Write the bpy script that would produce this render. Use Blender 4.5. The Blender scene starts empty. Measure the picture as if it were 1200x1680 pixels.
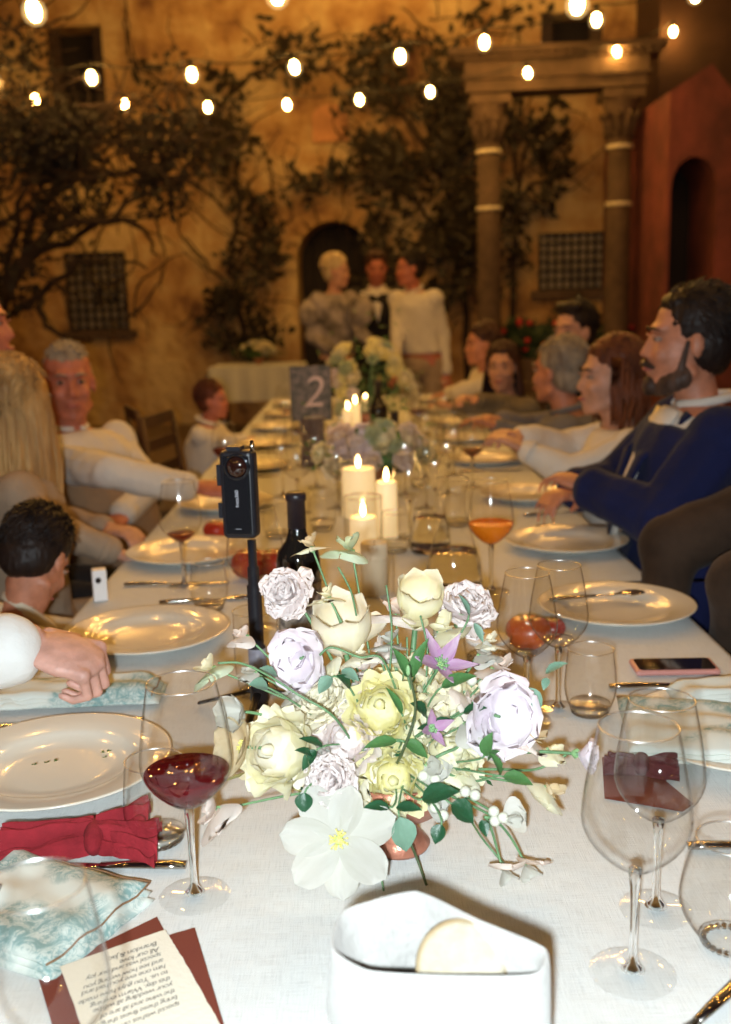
import bpy, bmesh, math, random
from mathutils import Vector, Matrix, Euler, noise
V = Vector
PI = math.pi
rnd = random.Random(7)
S = bpy.context.scene
COL = S.collection

# ------------------------------------------------------------------ camera
FPX, CX, CY = 1700.0, 600.0, 840.0            # focal length and centre in photo pixels (1200 x 1680)
ROLL = math.radians(1.6)
ox, oy = (586 - CX), (501 - CY)               # vanishing point of the table edges
ux = ox * math.cos(-ROLL) - oy * math.sin(-ROLL) * -1
uy = oy
PITCH = math.atan(339 / FPX)
YAW = math.atan((14 - 339 * math.sin(ROLL)) / FPX)
CAM = V((0, 0, 1.35))
RC = (Matrix.Rotation(-YAW, 3, 'Z') @ Matrix.Rotation(PI / 2 - PITCH, 3, 'X') @ Matrix.Rotation(-ROLL, 3, 'Z'))
cd = bpy.data.cameras.new('camera'); cam = bpy.data.objects.new('camera', cd); COL.objects.link(cam)
cam.matrix_world = Matrix.Translation(CAM) @ RC.to_4x4()
cd.sensor_fit = 'VERTICAL'; cd.sensor_height = 36; cd.sensor_width = 36 * 1200 / 1680
cd.lens = FPX / 1680 * 36
cd.clip_start = 0.05; cd.clip_end = 400
cd.dof.use_dof = True; cd.dof.focus_distance = 1.2; cd.dof.aperture_fstop = 4.4
S.camera = cam

# ------------------------------------------------------------------ light
w = bpy.data.worlds.new('World'); S.world = w; w.use_nodes = True
nt = w.node_tree; bg = nt.nodes['Background']
bg.inputs[0].default_value = (0.55, 0.07, 0.12, 1); bg.inputs[1].default_value = 0.026   # reddish purple ambient added to tint the shadows
fl = bpy.data.lights.new('camera_flash', 'POINT'); fl.energy = 92; fl.color = (0.84, 0.95, 1.0); fl.shadow_soft_size = 0.016
flo = bpy.data.objects.new('camera_flash', fl); COL.objects.link(flo)
flo.location = CAM + RC @ V((-0.034, -0.020, 0.08))
S.view_settings.view_transform = 'Standard'; S.view_settings.look = 'None'
S.view_settings.gamma = 1; S.view_settings.exposure = 0.45
S.cycles.use_denoising = True
S.cycles.max_bounces = 10; S.cycles.transparent_max_bounces = 24; S.cycles.transmission_bounces = 8
S.cycles.glossy_bounces = 4; S.cycles.diffuse_bounces = 5
S.cycles.caustics_reflective = False; S.cycles.caustics_refractive = False
S.cycles.sample_clamp_indirect = 4
BULB = (1.0, 0.50, 0.13)

def ray(px, py):
    return RC @ V(((px - CX) / FPX, -(py - CY) / FPX, -1))
def T(px, py, z=0.75):                        # point of the plane z under a photo pixel
    d = ray(px, py); return CAM + d * ((z - CAM.z) / d.z)
def Yp(px, py, y):                            # point at distance y along the table under a photo pixel
    d = ray(px, py); return CAM + d * (y / d.y)
def TY(y, x, z=0.75): return V((x, y, z))

# ------------------------------------------------------------------ materials
MATS = {}
def hexc(r, g, b):
    f = lambda c: (c / 255 / 12.92) if c / 255 <= .04045 else ((c / 255 + .055) / 1.055) ** 2.4
    return (f(r), f(g), f(b))
def mat(name, col, rough=.6, metal=0, bump=0, bscale=40, var=0, vscale=6, col2=None, trans=0, ior=1.45, emit=None, es=0,
        transl=0, sheen=0, coat=0, stretch=None, spec=.5, sss=0):
    if name in MATS: return MATS[name]
    m = bpy.data.materials.new(name); m.use_nodes = True; n = m.node_tree; b = n.nodes['Principled BSDF']
    b.inputs['Base Color'].default_value = (*col, 1); b.inputs['Roughness'].default_value = rough
    b.inputs['Metallic'].default_value = metal; b.inputs['Transmission Weight'].default_value = trans; b.inputs['IOR'].default_value = ior
    b.inputs['Sheen Weight'].default_value = sheen; b.inputs['Coat Weight'].default_value = coat; b.inputs['Specular IOR Level'].default_value = spec
    if sss:
        b.inputs['Subsurface Weight'].default_value = sss; b.inputs['Subsurface Radius'].default_value = (.012, .005, .003); b.inputs['Subsurface Scale'].default_value = 1
    if emit: b.inputs['Emission Color'].default_value = (*emit, 1); b.inputs['Emission Strength'].default_value = es
    tc = n.nodes.new('ShaderNodeTexCoord'); mp = n.nodes.new('ShaderNodeMapping'); n.links.new(tc.outputs['Object'], mp.inputs[0])
    if stretch: mp.inputs['Scale'].default_value = stretch
    if var or col2:
        nz = n.nodes.new('ShaderNodeTexNoise'); nz.inputs['Scale'].default_value = vscale; nz.inputs['Detail'].default_value = 6; nz.inputs['Roughness'].default_value = .6
        n.links.new(mp.outputs[0], nz.inputs['Vector'])
        cr = n.nodes.new('ShaderNodeValToRGB'); cr.color_ramp.elements[0].position = .35; cr.color_ramp.elements[1].position = .65
        c2 = col2 or tuple(c * (1 - var) for c in col)
        cr.color_ramp.elements[0].color = (*c2, 1); cr.color_ramp.elements[1].color = (*col, 1)
        n.links.new(nz.outputs['Fac'], cr.inputs[0]); n.links.new(cr.outputs[0], b.inputs['Base Color'])
    if bump:
        nb = n.nodes.new('ShaderNodeTexNoise'); nb.inputs['Scale'].default_value = bscale; nb.inputs['Detail'].default_value = 5
        n.links.new(mp.outputs[0], nb.inputs['Vector'])
        bp = n.nodes.new('ShaderNodeBump'); bp.inputs['Strength'].default_value = min(1, bump); bp.inputs['Distance'].default_value = .35 / bscale
        n.links.new(nb.outputs['Fac'], bp.inputs['Height']); n.links.new(bp.outputs[0], b.inputs['Normal'])
    if transl:
        t = n.nodes.new('ShaderNodeBsdfTranslucent'); mx = n.nodes.new('ShaderNodeMixShader'); mx.inputs[0].default_value = transl
        if var or col2: n.links.new(cr.outputs[0], t.inputs[0])
        else: t.inputs[0].default_value = (*col, 1)
        n.links.new(b.outputs[0], mx.inputs[1]); n.links.new(t.outputs[0], mx.inputs[2]); n.links.new(mx.outputs[0], n.nodes['Material Output'].inputs[0])
    MATS[name] = m; return m

def thin_glass():
    if 'thin_glass' in MATS: return MATS['thin_glass']
    m = bpy.data.materials.new('thin_glass'); m.use_nodes = True; n = m.node_tree; n.nodes.remove(n.nodes['Principled BSDF'])
    tr = n.nodes.new('ShaderNodeBsdfTransparent'); gl = n.nodes.new('ShaderNodeBsdfGlossy'); gl.inputs['Roughness'].default_value = .05
    lw = n.nodes.new('ShaderNodeLayerWeight'); lw.inputs['Blend'].default_value = .5
    pw = n.nodes.new('ShaderNodeMath'); pw.operation = 'POWER'; pw.inputs[1].default_value = 5.5
    n.links.new(lw.outputs['Facing'], pw.inputs[0])
    mr = n.nodes.new('ShaderNodeMapRange'); mr.inputs['To Min'].default_value = .06; mr.inputs['To Max'].default_value = .85
    n.links.new(pw.outputs[0], mr.inputs[0])
    cr = n.nodes.new('ShaderNodeValToRGB'); cr.color_ramp.elements[0].position = .62; cr.color_ramp.elements[0].color = (.99, .99, .985, 1)
    cr.color_ramp.elements[1].position = 1; cr.color_ramp.elements[1].color = (.40, .35, .30, 1)
    n.links.new(lw.outputs['Facing'], cr.inputs[0]); n.links.new(cr.outputs[0], tr.inputs[0])
    mx = n.nodes.new('ShaderNodeMixShader'); n.links.new(mr.outputs[0], mx.inputs[0]); n.links.new(tr.outputs[0], mx.inputs[1]); n.links.new(gl.outputs[0], mx.inputs[2])
    n.links.new(mx.outputs[0], n.nodes['Material Output'].inputs[0]); MATS['thin_glass'] = m; return m
def rim_glass():
    if 'rim_glass' in MATS: return MATS['rim_glass']
    m = bpy.data.materials.new('rim_glass'); m.use_nodes = True; n = m.node_tree; n.nodes.remove(n.nodes['Principled BSDF'])
    tr = n.nodes.new('ShaderNodeBsdfTransparent'); gl = n.nodes.new('ShaderNodeBsdfGlossy'); gl.inputs['Roughness'].default_value = .3
    mx = n.nodes.new('ShaderNodeMixShader'); mx.inputs[0].default_value = .4; n.links.new(tr.outputs[0], mx.inputs[1]); n.links.new(gl.outputs[0], mx.inputs[2])
    n.links.new(mx.outputs[0], n.nodes['Material Output'].inputs[0]); MATS['rim_glass'] = m; return m
def liquid(name, col, dens=.5):
    if name in MATS: return MATS[name]
    m = bpy.data.materials.new(name); m.use_nodes = True; n = m.node_tree; b = n.nodes['Principled BSDF']
    b.inputs['Base Color'].default_value = (*col, 1); b.inputs['Roughness'].default_value = .03; b.inputs['IOR'].default_value = 1.34
    tr = n.nodes.new('ShaderNodeBsdfTransparent'); tr.inputs[0].default_value = (*[c ** .45 for c in col], 1)
    mx = n.nodes.new('ShaderNodeMixShader'); mx.inputs[0].default_value = dens
    n.links.new(tr.outputs[0], mx.inputs[1]); n.links.new(b.outputs[0], mx.inputs[2]); n.links.new(mx.outputs[0], n.nodes['Material Output'].inputs[0])
    MATS[name] = m; return m

# ------------------------------------------------------------------ geometry
def frame(d, up=V((0, 0, 1))):
    d = V(d).normalized()
    if abs(d.dot(up)) > .98: up = V((0, 1, 0))
    r = d.cross(up).normalized(); u = r.cross(d).normalized()
    return r, u
class G:
    def __init__(s): s.v = []; s.f = []
    def add(s, vs, fs):
        o = len(s.v); s.v += [tuple(p) for p in vs]; s.f += [tuple(i + o for i in f) for f in fs]; return s
    def box(s, c, e, R=None):
        vs = [V((x * e[0] / 2, y * e[1] / 2, z * e[2] / 2)) for x in (-1, 1) for y in (-1, 1) for z in (-1, 1)]
        if R: vs = [R @ p for p in vs]
        return s.add([p + V(c) for p in vs], [(0, 1, 3, 2), (4, 6, 7, 5), (0, 4, 5, 1), (2, 3, 7, 6), (0, 2, 6, 4), (1, 5, 7, 3)])
    def rings(s, rs, close=True):
        n = len(rs[0]); vs = [p for r in rs for p in r]; fs = []
        for i in range(len(rs) - 1):
            for j in range(n):
                k = (j + 1) % n; fs.append((i * n + j, i * n + k, (i + 1) * n + k, (i + 1) * n + j))
        if close: fs.append(tuple(reversed(range(n)))); fs.append(tuple((len(rs) - 1) * n + j for j in range(n)))
        return s.add(vs, fs)
    def tube(s, pts, rad, n=8, close=True, flat=1.0, up=V((0, 0, 1))):
        pts = [V(p) for p in pts]; rs = []
        if not hasattr(rad, '__len__'): rad = [rad] * len(pts)
        for i, p in enumerate(pts):
            d = (pts[min(i + 1, len(pts) - 1)] - pts[max(i - 1, 0)])
            r, u = frame(d, up)
            rs.append([p + r * math.cos(2 * PI * k / n) * rad[i] + u * math.sin(2 * PI * k / n) * rad[i] * flat for k in range(n)])
        return s.rings(rs, close)
    def lathe(s, prof, n=32, c=(0, 0, 0), close=False, sx=1, sy=1):
        c = V(c)
        rs = [[c + V((r * sx * math.cos(2 * PI * k / n), r * sy * math.sin(2 * PI * k / n), z)) for k in range(n)] for r, z in prof]
        return s.rings(rs, close)
    def ell(s, c, r, R=None, n=12, m=8):
        if not hasattr(r, '__len__'): r = (r, r, r)
        c = V(c); rs = []
        for i in range(1, m):
            a = -PI / 2 + PI * i / m
            ring = [V((r[0] * math.cos(a) * math.cos(2 * PI * k / n), r[1] * math.cos(a) * math.sin(2 * PI * k / n), r[2] * math.sin(a))) for k in range(n)]
            rs.append([c + (R @ p if R else p) for p in ring])
        b, t = V((0, 0, -r[2])), V((0, 0, r[2]))
        if R: b, t = R @ b, R @ t
        o = len(s.v); s.rings(rs, False); nb = len(s.v); s.v += [tuple(c + b), tuple(c + t)]
        for k in range(n):
            s.f.append((nb, o + (k + 1) % n, o + k)); s.f.append((nb + 1, o + (m - 2) * n + k, o + (m - 2) * n + (k + 1) % n))
        return s
    def cap(s, a, b, ra, rb, n=10):
        a, b = V(a), V(b); d = (b - a)
        if d.length < 1e-5: return s.ell(a, ra)
        dn = d.normalized(); pts = []; rad = []
        for t in (80, 50, 20): pts.append(a - dn * ra * math.sin(math.radians(t))); rad.append(ra * math.cos(math.radians(t)))
        for t in (20, 50, 80): pts.append(b + dn * rb * math.sin(math.radians(t))); rad.append(rb * math.cos(math.radians(t)))
        return s.tube(pts, rad, n)
    def grid(s, fn, nu, nv, wrap=False):
        vs = [fn(i / nu, j / nv) for i in range(nu + 1) for j in range(nv + 1)]
        return s.add(vs, [(i * (nv + 1) + j, (i + 1) * (nv + 1) + j, (i + 1) * (nv + 1) + j + 1, i * (nv + 1) + j + 1) for i in range(nu) for j in range(nv)])
    def prism(s, poly, z0, z1):                       # poly in xy
        n = len(poly); vs = [(x, y, z0) for x, y in poly] + [(x, y, z1) for x, y in poly]
        return s.add(vs, [tuple(reversed(range(n))), tuple(range(n, 2 * n))] + [(i, (i + 1) % n, n + (i + 1) % n, n + i) for i in range(n)])
    def xf(s, M): s.v = [tuple(M @ V(p)) for p in s.v]; return s
    def mesh(s, name, m=None, smooth=True):
        me = bpy.data.meshes.new(name); me.from_pydata(s.v, [], s.f); me.update()
        if m: me.materials.append(m)
        if smooth: me.polygons.foreach_set('use_smooth', [True] * len(me.polygons))
        return me
    def mk(s, name, m, parent=None, smooth=True, off=None, kind=None):
        if off is not None: s.v = [tuple(V(p) - V(off)) for p in s.v]
        return link(name, s.mesh(name, m, smooth), parent, kind)
def link(name, data, parent=None, kind=None, loc=None, M=None):
    o = bpy.data.objects.new(name, data); COL.objects.link(o)
    if parent: o.parent = parent
    if kind: o['kind'] = kind
    if loc is not None: o.location = loc
    if M is not None: o.matrix_basis = M
    return o
def tag(o, label=None, cat=None, group=None, kind=None):
    if label: o['label'] = label
    if cat: o['category'] = cat
    if group: o['group'] = group
    if kind: o['kind'] = kind
    return o
def thing(name, label, cat, loc=(0, 0, 0), group=None, rz=0, M=None):
    o = link(name, None, loc=loc); o.rotation_euler = (0, 0, rz)
    if M is not None: o.matrix_world = M
    o.empty_display_size = .05
    return tag(o, label, cat, group)
CH = {}
def kids(o): return [c for c in bpy.data.objects if c.parent == o]
def copy_tree(o, loc=None, rz=None, label=None, parent=None, name=None, memo=None):
    c = o.copy(); COL.objects.link(c); c.parent = parent
    if loc is not None: c.location = loc
    if rz is not None: c.rotation_euler = (0, 0, rz)
    if label: c['label'] = label
    for ch in CHILD(o): copy_tree(ch, parent=c)
    return c
def CHILD(o):
    k = o.name
    if k not in CH: CH[k] = list(o.children)
    return CH[k]
def bevel(o, wd, seg=2, ang=40):
    md = o.modifiers.new('b', 'BEVEL'); md.width = wd; md.segments = seg; md.limit_method = 'ANGLE'; md.angle_limit = math.radians(ang); DEFER.append(o); return o
DEFER = []
def remesh(o, vox, it=3, fac=.5):
    md = o.modifiers.new('r', 'REMESH'); md.mode = 'VOXEL'; md.voxel_size = vox; md.use_smooth_shade = True
    if it: sm = o.modifiers.new('s', 'SMOOTH'); sm.iterations = it; sm.factor = fac
    DEFER.append(o); return o
def bake_all():
    bpy.context.view_layer.update(); dg = bpy.context.evaluated_depsgraph_get()
    done = {}; jobs = []
    for o in DEFER:
        if o.name in done: continue
        done[o.name] = 1; me = bpy.data.meshes.new_from_object(o.evaluated_get(dg)); jobs.append((o, me))
    for o, me in jobs:
        o.modifiers.clear(); me.name = o.data.name; o.data = me

def textmesh(name, cu, parent, loc=None):          # flat lettering turned into a mesh
    tmp = bpy.data.objects.new('tmp', cu); COL.objects.link(tmp); tmp.data.materials and None
    bpy.context.view_layer.update(); me = bpy.data.meshes.new_from_object(tmp.evaluated_get(bpy.context.evaluated_depsgraph_get()))
    bpy.data.objects.remove(tmp); bpy.data.curves.remove(cu); me.name = name
    return link(name, me, parent, loc=loc)
# ================================================================== SETTING
M_plaster = mat('old_plaster', (.60, .45, .24), .9, bump=1, bscale=9, col2=(.13, .055, .035), vscale=1.15)
M_stone = mat('portico_stone', (.11, .07, .05), .85, bump=.8, bscale=14, var=.4, vscale=5)
M_red = mat('red_plaster', (.24, .065, .06), .9, bump=.5, bscale=10, col2=(.09, .03, .03), vscale=1.6)
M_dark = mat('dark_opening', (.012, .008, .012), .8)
M_shut = mat('shutter_paint', (.05, .028, .022), .7, var=.4, vscale=9)
M_iron = mat('black_iron', (.02, .016, .015), .6, .3)
M_pane = mat('old_pane', (.78, .62, .40), .5, var=.5, vscale=4)
M_bark = mat('bark', (.030, .016, .014), .9, bump=1, bscale=30, var=.4, vscale=9)
M_leafd = mat('creeper_leaf', (.034, .024, .012), .6, var=.6, vscale=3, transl=.15)
M_leaft = mat('tree_leaf', (.013, .008, .007), .7, var=.5, vscale=3, transl=.1)
M_gravel = mat('gravel', (.19, .13, .085), .95, bump=1, bscale=60, var=.4, vscale=14)

# ground
g = G()
g.grid(lambda u, v: V((-40 + 80 * u, -6 + 60 * v, .02 * noise.noise(V((u * 60, v * 50, 0))))), 80, 60)
g.mk('ground', M_gravel, kind='structure')
# night sky dome
g = G(); g.ell((0, 8, 0), (120, 120, 90), n=32, m=16)
M_sky = mat('night_sky', (0.004, .003, .006), 1, emit=(.05, .02, .03), es=.25)
g.mk('sky', M_sky, kind='structure')

# --- villa facade in its own frame: x along the wall, y into the wall, z up
AL = math.radians(5); WO = V((0, 12.3, 0)); WR = Matrix.Rotation(-AL, 3, 'Z'); WN = WR @ V((0, -1, 0))
def WL(px, py, off=0.0):                      # wall coordinates (x, z) under a photo pixel; off = distance in front
    d = ray(px, py); o = WO + WN * off; t = (o - CAM).dot(WN) / d.dot(WN); p = CAM + d * t - o
    q = WR.transposed() @ p; return q.x, q.z
villa = thing('villa', 'old ochre plastered villa with climbing plants and grated windows behind the dinner', 'building', WO, rz=-AL)
def rect(p0, p1):
    a, b = WL(*p0), WL(*p1); return min(a[0], b[0]), max(a[0], b[0]), min(a[1], b[1]), max(a[1], b[1])
R_up = rect((72, 45), (176, 185)); R_gl = rect((110, 418), (212, 538)); R_gr = rect((886, 386), (988, 472)); R_ur = rect((888, 22), (990, 90))
dx0, dz0 = WL(487, 440); dx1, _ = WL(612, 440); dtop = WL(548, 362)[1]; dc = (dx0 + dx1) / 2; dr = (dx1 - dx0) / 2
corner = WL(1124, 300)[0]
n_ = M_plaster.node_tree; cr_ = next(x for x in n_.nodes if x.type == 'VALTORGB'); cr_.color_ramp.elements[0].position = .34; cr_.color_ramp.elements[1].position = .60
e_ = cr_.color_ramp.elements.new(.46); e_.color = (.40, .235, .10, 1); nz_ = next(x for x in n_.nodes if x.type == 'TEX_NOISE'); nz_.inputs['Detail'].default_value = 9; nz_.inputs['Roughness'].default_value = .68
wallb = G(); wallb.box(((corner - 14) / 2, .35, 3.6), (corner + 14, .7, 7.2)); wall = wallb.mk('wall', M_plaster, villa, smooth=False)
cut = G()
for r in (R_up, R_gl, R_gr, R_ur): cut.box(((r[0] + r[1]) / 2, .1, (r[2] + r[3]) / 2), (r[1] - r[0], .7, r[3] - r[2]))
arch = [(dc - dr, -.2), (dc + dr, -.2)] + [(dc + dr * math.cos(a * PI / 16), dtop - dr + dr * math.sin(a * PI / 16)) for a in range(17)]
n = len(arch)
cut.add([(x, -.3, z) for x, z in arch] + [(x, .5, z) for x, z in arch], [tuple(range(n)), tuple(reversed(range(n, 2 * n)))] + [(i, n + i, n + (i + 1) % n, (i + 1) % n) for i in range(n)])
co = cut.mk('cutter', None, villa, smooth=False)
bm_ = wall.modifiers.new('bool', 'BOOLEAN'); bm_.object = co; bm_.solver = 'EXACT'
bpy.context.view_layer.update(); me = bpy.data.meshes.new_from_object(wall.evaluated_get(bpy.context.evaluated_depsgraph_get()))
wall.modifiers.clear(); wall.data = me; bpy.data.objects.remove(co)
# cornice and string course
G().box(((corner - 14) / 2, -.10, 7.3), (corner + 14.3, .35, .24)).mk('cornice', M_stone, villa, smooth=False)
# door
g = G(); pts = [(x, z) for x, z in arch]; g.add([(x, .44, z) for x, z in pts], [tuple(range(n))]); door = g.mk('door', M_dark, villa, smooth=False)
for k in range(6):
    x = dc - dr + (k + .5) * dr / 3; h = dtop - dr + math.sqrt(max(.0, dr * dr - (x - dc) ** 2)) - .06
    G().box((x, .42, h / 2), (dr / 3 - .02, .03, h)).mk('plank', M_dark, door, smooth=False)
g = G()
for a in range(13):
    t = PI * a / 12; R = Matrix.Rotation(-(t - PI / 2), 3, 'Y')
    b = G().box((dc + (dr + .06) * math.cos(t), -.01, dtop - dr + (dr + .06) * math.sin(t)), (.13 * dr / .45 + .06, .06, .13), R)
    b.mk('arch_stone', M_plaster, villa, smooth=False)
def grille(r, nx, nz, label):
    w_ = link('window', None, villa); w_['label'] = label
    cx, cz = (r[0] + r[1]) / 2, (r[2] + r[3]) / 2; W, H = r[1] - r[0], r[3] - r[2]
    G().box((cx, .045, cz), (W, .02, H)).mk('pane', M_pane, w_, smooth=False)
    for k in range(nx + 1): G().box((r[0] + W * k / nx, -.02, cz), (.032, .028, H + .04)).mk('bar', M_iron, w_, smooth=False)
    for k in range(nz + 1): G().box((cx, -.05, r[2] + H * k / nz), (W + .04, .028, .032)).mk('bar', M_iron, w_, smooth=False)
    G().box((cx, -.02, r[2] - .06), (W + .2, .16, .09)).mk('sill', M_stone, w_, smooth=False)
grille(R_gl, 7, 8, 'iron grated ground floor window at the left end of the wall')
grille(R_gr, 8, 6, 'iron grated window seen between the portico columns')
def upper(r, label, lit=False):
    w_ = link('window', None, villa); w_['label'] = label
    cx, cz = (r[0] + r[1]) / 2, (r[2] + r[3]) / 2; W, H = r[1] - r[0], r[3] - r[2]
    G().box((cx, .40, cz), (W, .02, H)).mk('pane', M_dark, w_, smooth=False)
    for sx in (-1, 1):
        sh = G().box((cx + sx * W * .40, .12, cz), (W * .20, .04, H - .04)); o = sh.mk('shutter', M_shut, w_, smooth=False)
    for k in range(9):
        G().box((cx - W * .40, .09, r[2] + H * (k + .5) / 9), (W * .16, .03, .05), Matrix.Rotation(.5, 3, 'X')).mk('slat', M_shut, w_, smooth=False)
    G().box((cx, -.05, r[2] - .05), (W + .2, .22, .1)).mk('sill', M_stone, w_, smooth=False)
upper(R_up, 'upper window with dark louvred shutters'); upper(R_ur, 'upper window above the portico')
# arched stone plaque
px0, pz0 = WL(515, 235); px1, _ = WL(573, 235); ptop = WL(543, 172)[1]; pr = (px1 - px0) / 2; pc = (px0 + px1) / 2
pl = [(px0, pz0), (px1, pz0)] + [(pc + pr * math.cos(a * PI / 12), ptop - pr * .8 + pr * .8 * math.sin(a * PI / 12)) for a in range(13)]
n = len(pl); g = G(); g.add([(x, -.07, z) for x, z in pl] + [(x, .0, z) for x, z in pl], [tuple(reversed(range(n))), tuple(range(n, 2 * n))] + [(i, (i + 1) % n, n + (i + 1) % n, n + i) for i in range(n)])
g.mk('plaque', mat('terracotta_plaque', (.55, .27, .13), .85, bump=.6, bscale=18, var=.25), villa, smooth=False)
bpy.data.objects['plaque']['label'] = 'blank round topped terracotta plaque'

# --- portico
def PW(px, py, off): x, z = WL(px, py, off); return WO + WR @ V((x, -off, z))
PO = 1.6
pa = PW(803, 470, PO); pb = PW(1012, 470, PO)
port = thing('portico', 'stone portico with two tall columns carrying a heavy moulded entablature', 'portico', V((pa.x, pa.y, 0)))
zt = PW(905, 152, PO).z; base = V((pa.x, pa.y, 0))
wx = (pb - pa).xy.length; wd = (pb - pa); wd.z = 0; wd.normalize()
for k, q in enumerate((pa, pb)):
    o = V((q.x, q.y, 0)) - base
    cl = link('column', None, port, loc=o)
    H = zt - .02
    G().lathe([(.13, .34), (.126, .4), (.122, .9), (.118, H * .55), (.108, H - .5)], 24, close=True).mk('shaft', M_stone, cl)
    G().box((0, 0, .12), (.44, .44, .24)).mk('plinth', M_stone, cl, smooth=False)
    G().lathe([(.2, .24), (.215, .27), (.2, .3), (.17, .31), (.17, .34)], 24, close=True).mk('base', M_stone, cl)
    G().lathe([(.108, H - .5), (.126, H - .48), (.126, H - .45), (.112, H - .43), (.118, H - .3), (.16, H - .12), (.18, H - .08)], 20, close=True).mk('capital', M_stone, cl)
    a = G()
    for j in range(10):
        t = 2 * PI * j / 10; d = V((math.cos(t), math.sin(t), 0))
        a.tube([d * .115 + V((0, 0, H - .42)), d * .14 + V((0, 0, H - .27)), d * .19 + V((0, 0, H - .2)), d * .20 + V((0, 0, H - .24))], [.03, .032, .022, .008], 6)
    a.mk('acanthus', M_stone, cl)
    G().box((0, 0, H - .04), (.38, .38, .08)).mk('abacus', M_stone, cl, smooth=False)
    for z in (WL(805, 250, PO)[1], WL(803, 343, PO)[1]):
        G().lathe([(.12, z - .018), (.128, z - .018), (.128, z + .018), (.12, z + .018)], 24, close=True).mk('strap', mat('pale_strap', (.62, .55, .42), .5), cl)
eang = math.atan2(wd.y, wd.x); mid = (V((pa.x, pa.y, 0)) + V((pb.x, pb.y, 0))) / 2 - base
ent = link('entablature', None, port, loc=mid); ent.rotation_euler = (0, 0, eang)
y0 = zt
for (h, ext, dp, nm) in ((.11, .22, .36, 'architrave'), (.035, .26, .42, 'fillet'), (.13, .23, .38, 'frieze'), (.045, .30, .48, 'moulding'), (.06, .38, .62, 'cornice')):
    G().box((0, 0, y0 + h / 2), (wx + ext * 2, dp, h - .004)).mk(nm, M_stone, ent, smooth=False); y0 += h
g = G()
for k in range(22): g.box((-wx / 2 - .3 + (wx + .6) * k / 21, -.22, zt + .30), (.05, .08, .045))
g.mk('dentils', M_stone, ent, smooth=False)
lantern_p = PW(899, 80, .35)
lt = thing('wall_lamp', 'small lit white box lamp on the upper right window sill', 'lamp', lantern_p)
bevel(G().box((0, 0, 0), (.19, .1, .1)).mk('shade', mat('lamp_shade', (.8, .75, .6), .5, emit=(1, .75, .38), es=2.2), lt, smooth=False), .02)
G().box((0, .06, -.07), (.1, .22, .03)).mk('bracket', M_iron, lt, smooth=False)

# --- red annex on the right
ay = 9.6
A = lambda px, py: Yp(px, py, ay)
annex = thing('annex', 'red plastered outbuilding with a sloping top and a dark arched opening', 'building', (A(1096, 500).x, ay, 0))
ab = annex.location.copy()
def AX(px, py): p = A(px, py) - ab; return p.x, p.z + ab.z
x0, _ = AX(1096, 300); poly = [(x0, 0), (x0 + 4, 0), (x0 + 4, AX(1200, 150)[1] - 1.2), AX(1200, 146), AX(1169, 104), (x0, AX(1096, 150)[1])]
poly = [(x0, 0), (x0 + 4, 0), (x0 + 4, 2.0), (AX(1205, 152)[0], AX(1205, 152)[1]), AX(1169, 104), (x0, AX(1096, 150)[1])]
n = len(poly); g = G(); g.add([(x, 0, z) for x, z in poly] + [(x, 3.2, z) for x, z in poly], [tuple(range(n)), tuple(reversed(range(n, 2 * n)))] + [(i, n + i, n + (i + 1) % n, (i + 1) % n) for i in range(n)])
aw = g.mk('wall', M_red, annex, smooth=False)
ax0 = AX(1098, 420)[0]; ax1 = AX(1173, 420)[0]; at = AX(1135, 257)[1]; ac, ar = (ax0 + ax1) / 2, (ax1 - ax0) / 2
ap = [(ac - ar, -.2), (ac + ar, -.2)] + [(ac + ar * math.cos(a * PI / 16), at - ar * 1.3 + ar * 1.3 * math.sin(a * PI / 16)) for a in range(17)]
n = len(ap); cg = G(); cg.add([(x, -.3, z) for x, z in ap] + [(x, .9, z) for x, z in ap], [tuple(range(n)), tuple(reversed(range(n, 2 * n)))] + [(i, n + i, n + (i + 1) % n, (i + 1) % n) for i in range(n)])
co = cg.mk('cutter', None, annex, smooth=False)
b_ = aw.modifiers.new('b', 'BOOLEAN'); b_.object = co; b_.solver = 'EXACT'
bpy.context.view_layer.update(); me = bpy.data.meshes.new_from_object(aw.evaluated_get(bpy.context.evaluated_depsgraph_get())); aw.modifiers.clear(); aw.data = me; bpy.data.objects.remove(co)
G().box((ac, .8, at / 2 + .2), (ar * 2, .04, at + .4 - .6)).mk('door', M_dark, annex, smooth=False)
# tall dark wing behind it
wing = thing('tower_wing', 'tall dark brown wing of the villa rising behind the red outbuilding', 'building', (A(1123, 400).x + .15, 10.9, 0))
G().box((2.5, 1.5, 3.5), (5, 2.6, 7)).mk('wall', mat('dark_render', (.07, .035, .025), .9, var=.4, vscale=2), wing, smooth=False)
G().box((2.4, .1, 7.1), (5.6, 3.2, .2)).mk('roof', M_stone, wing, smooth=False)

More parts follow.
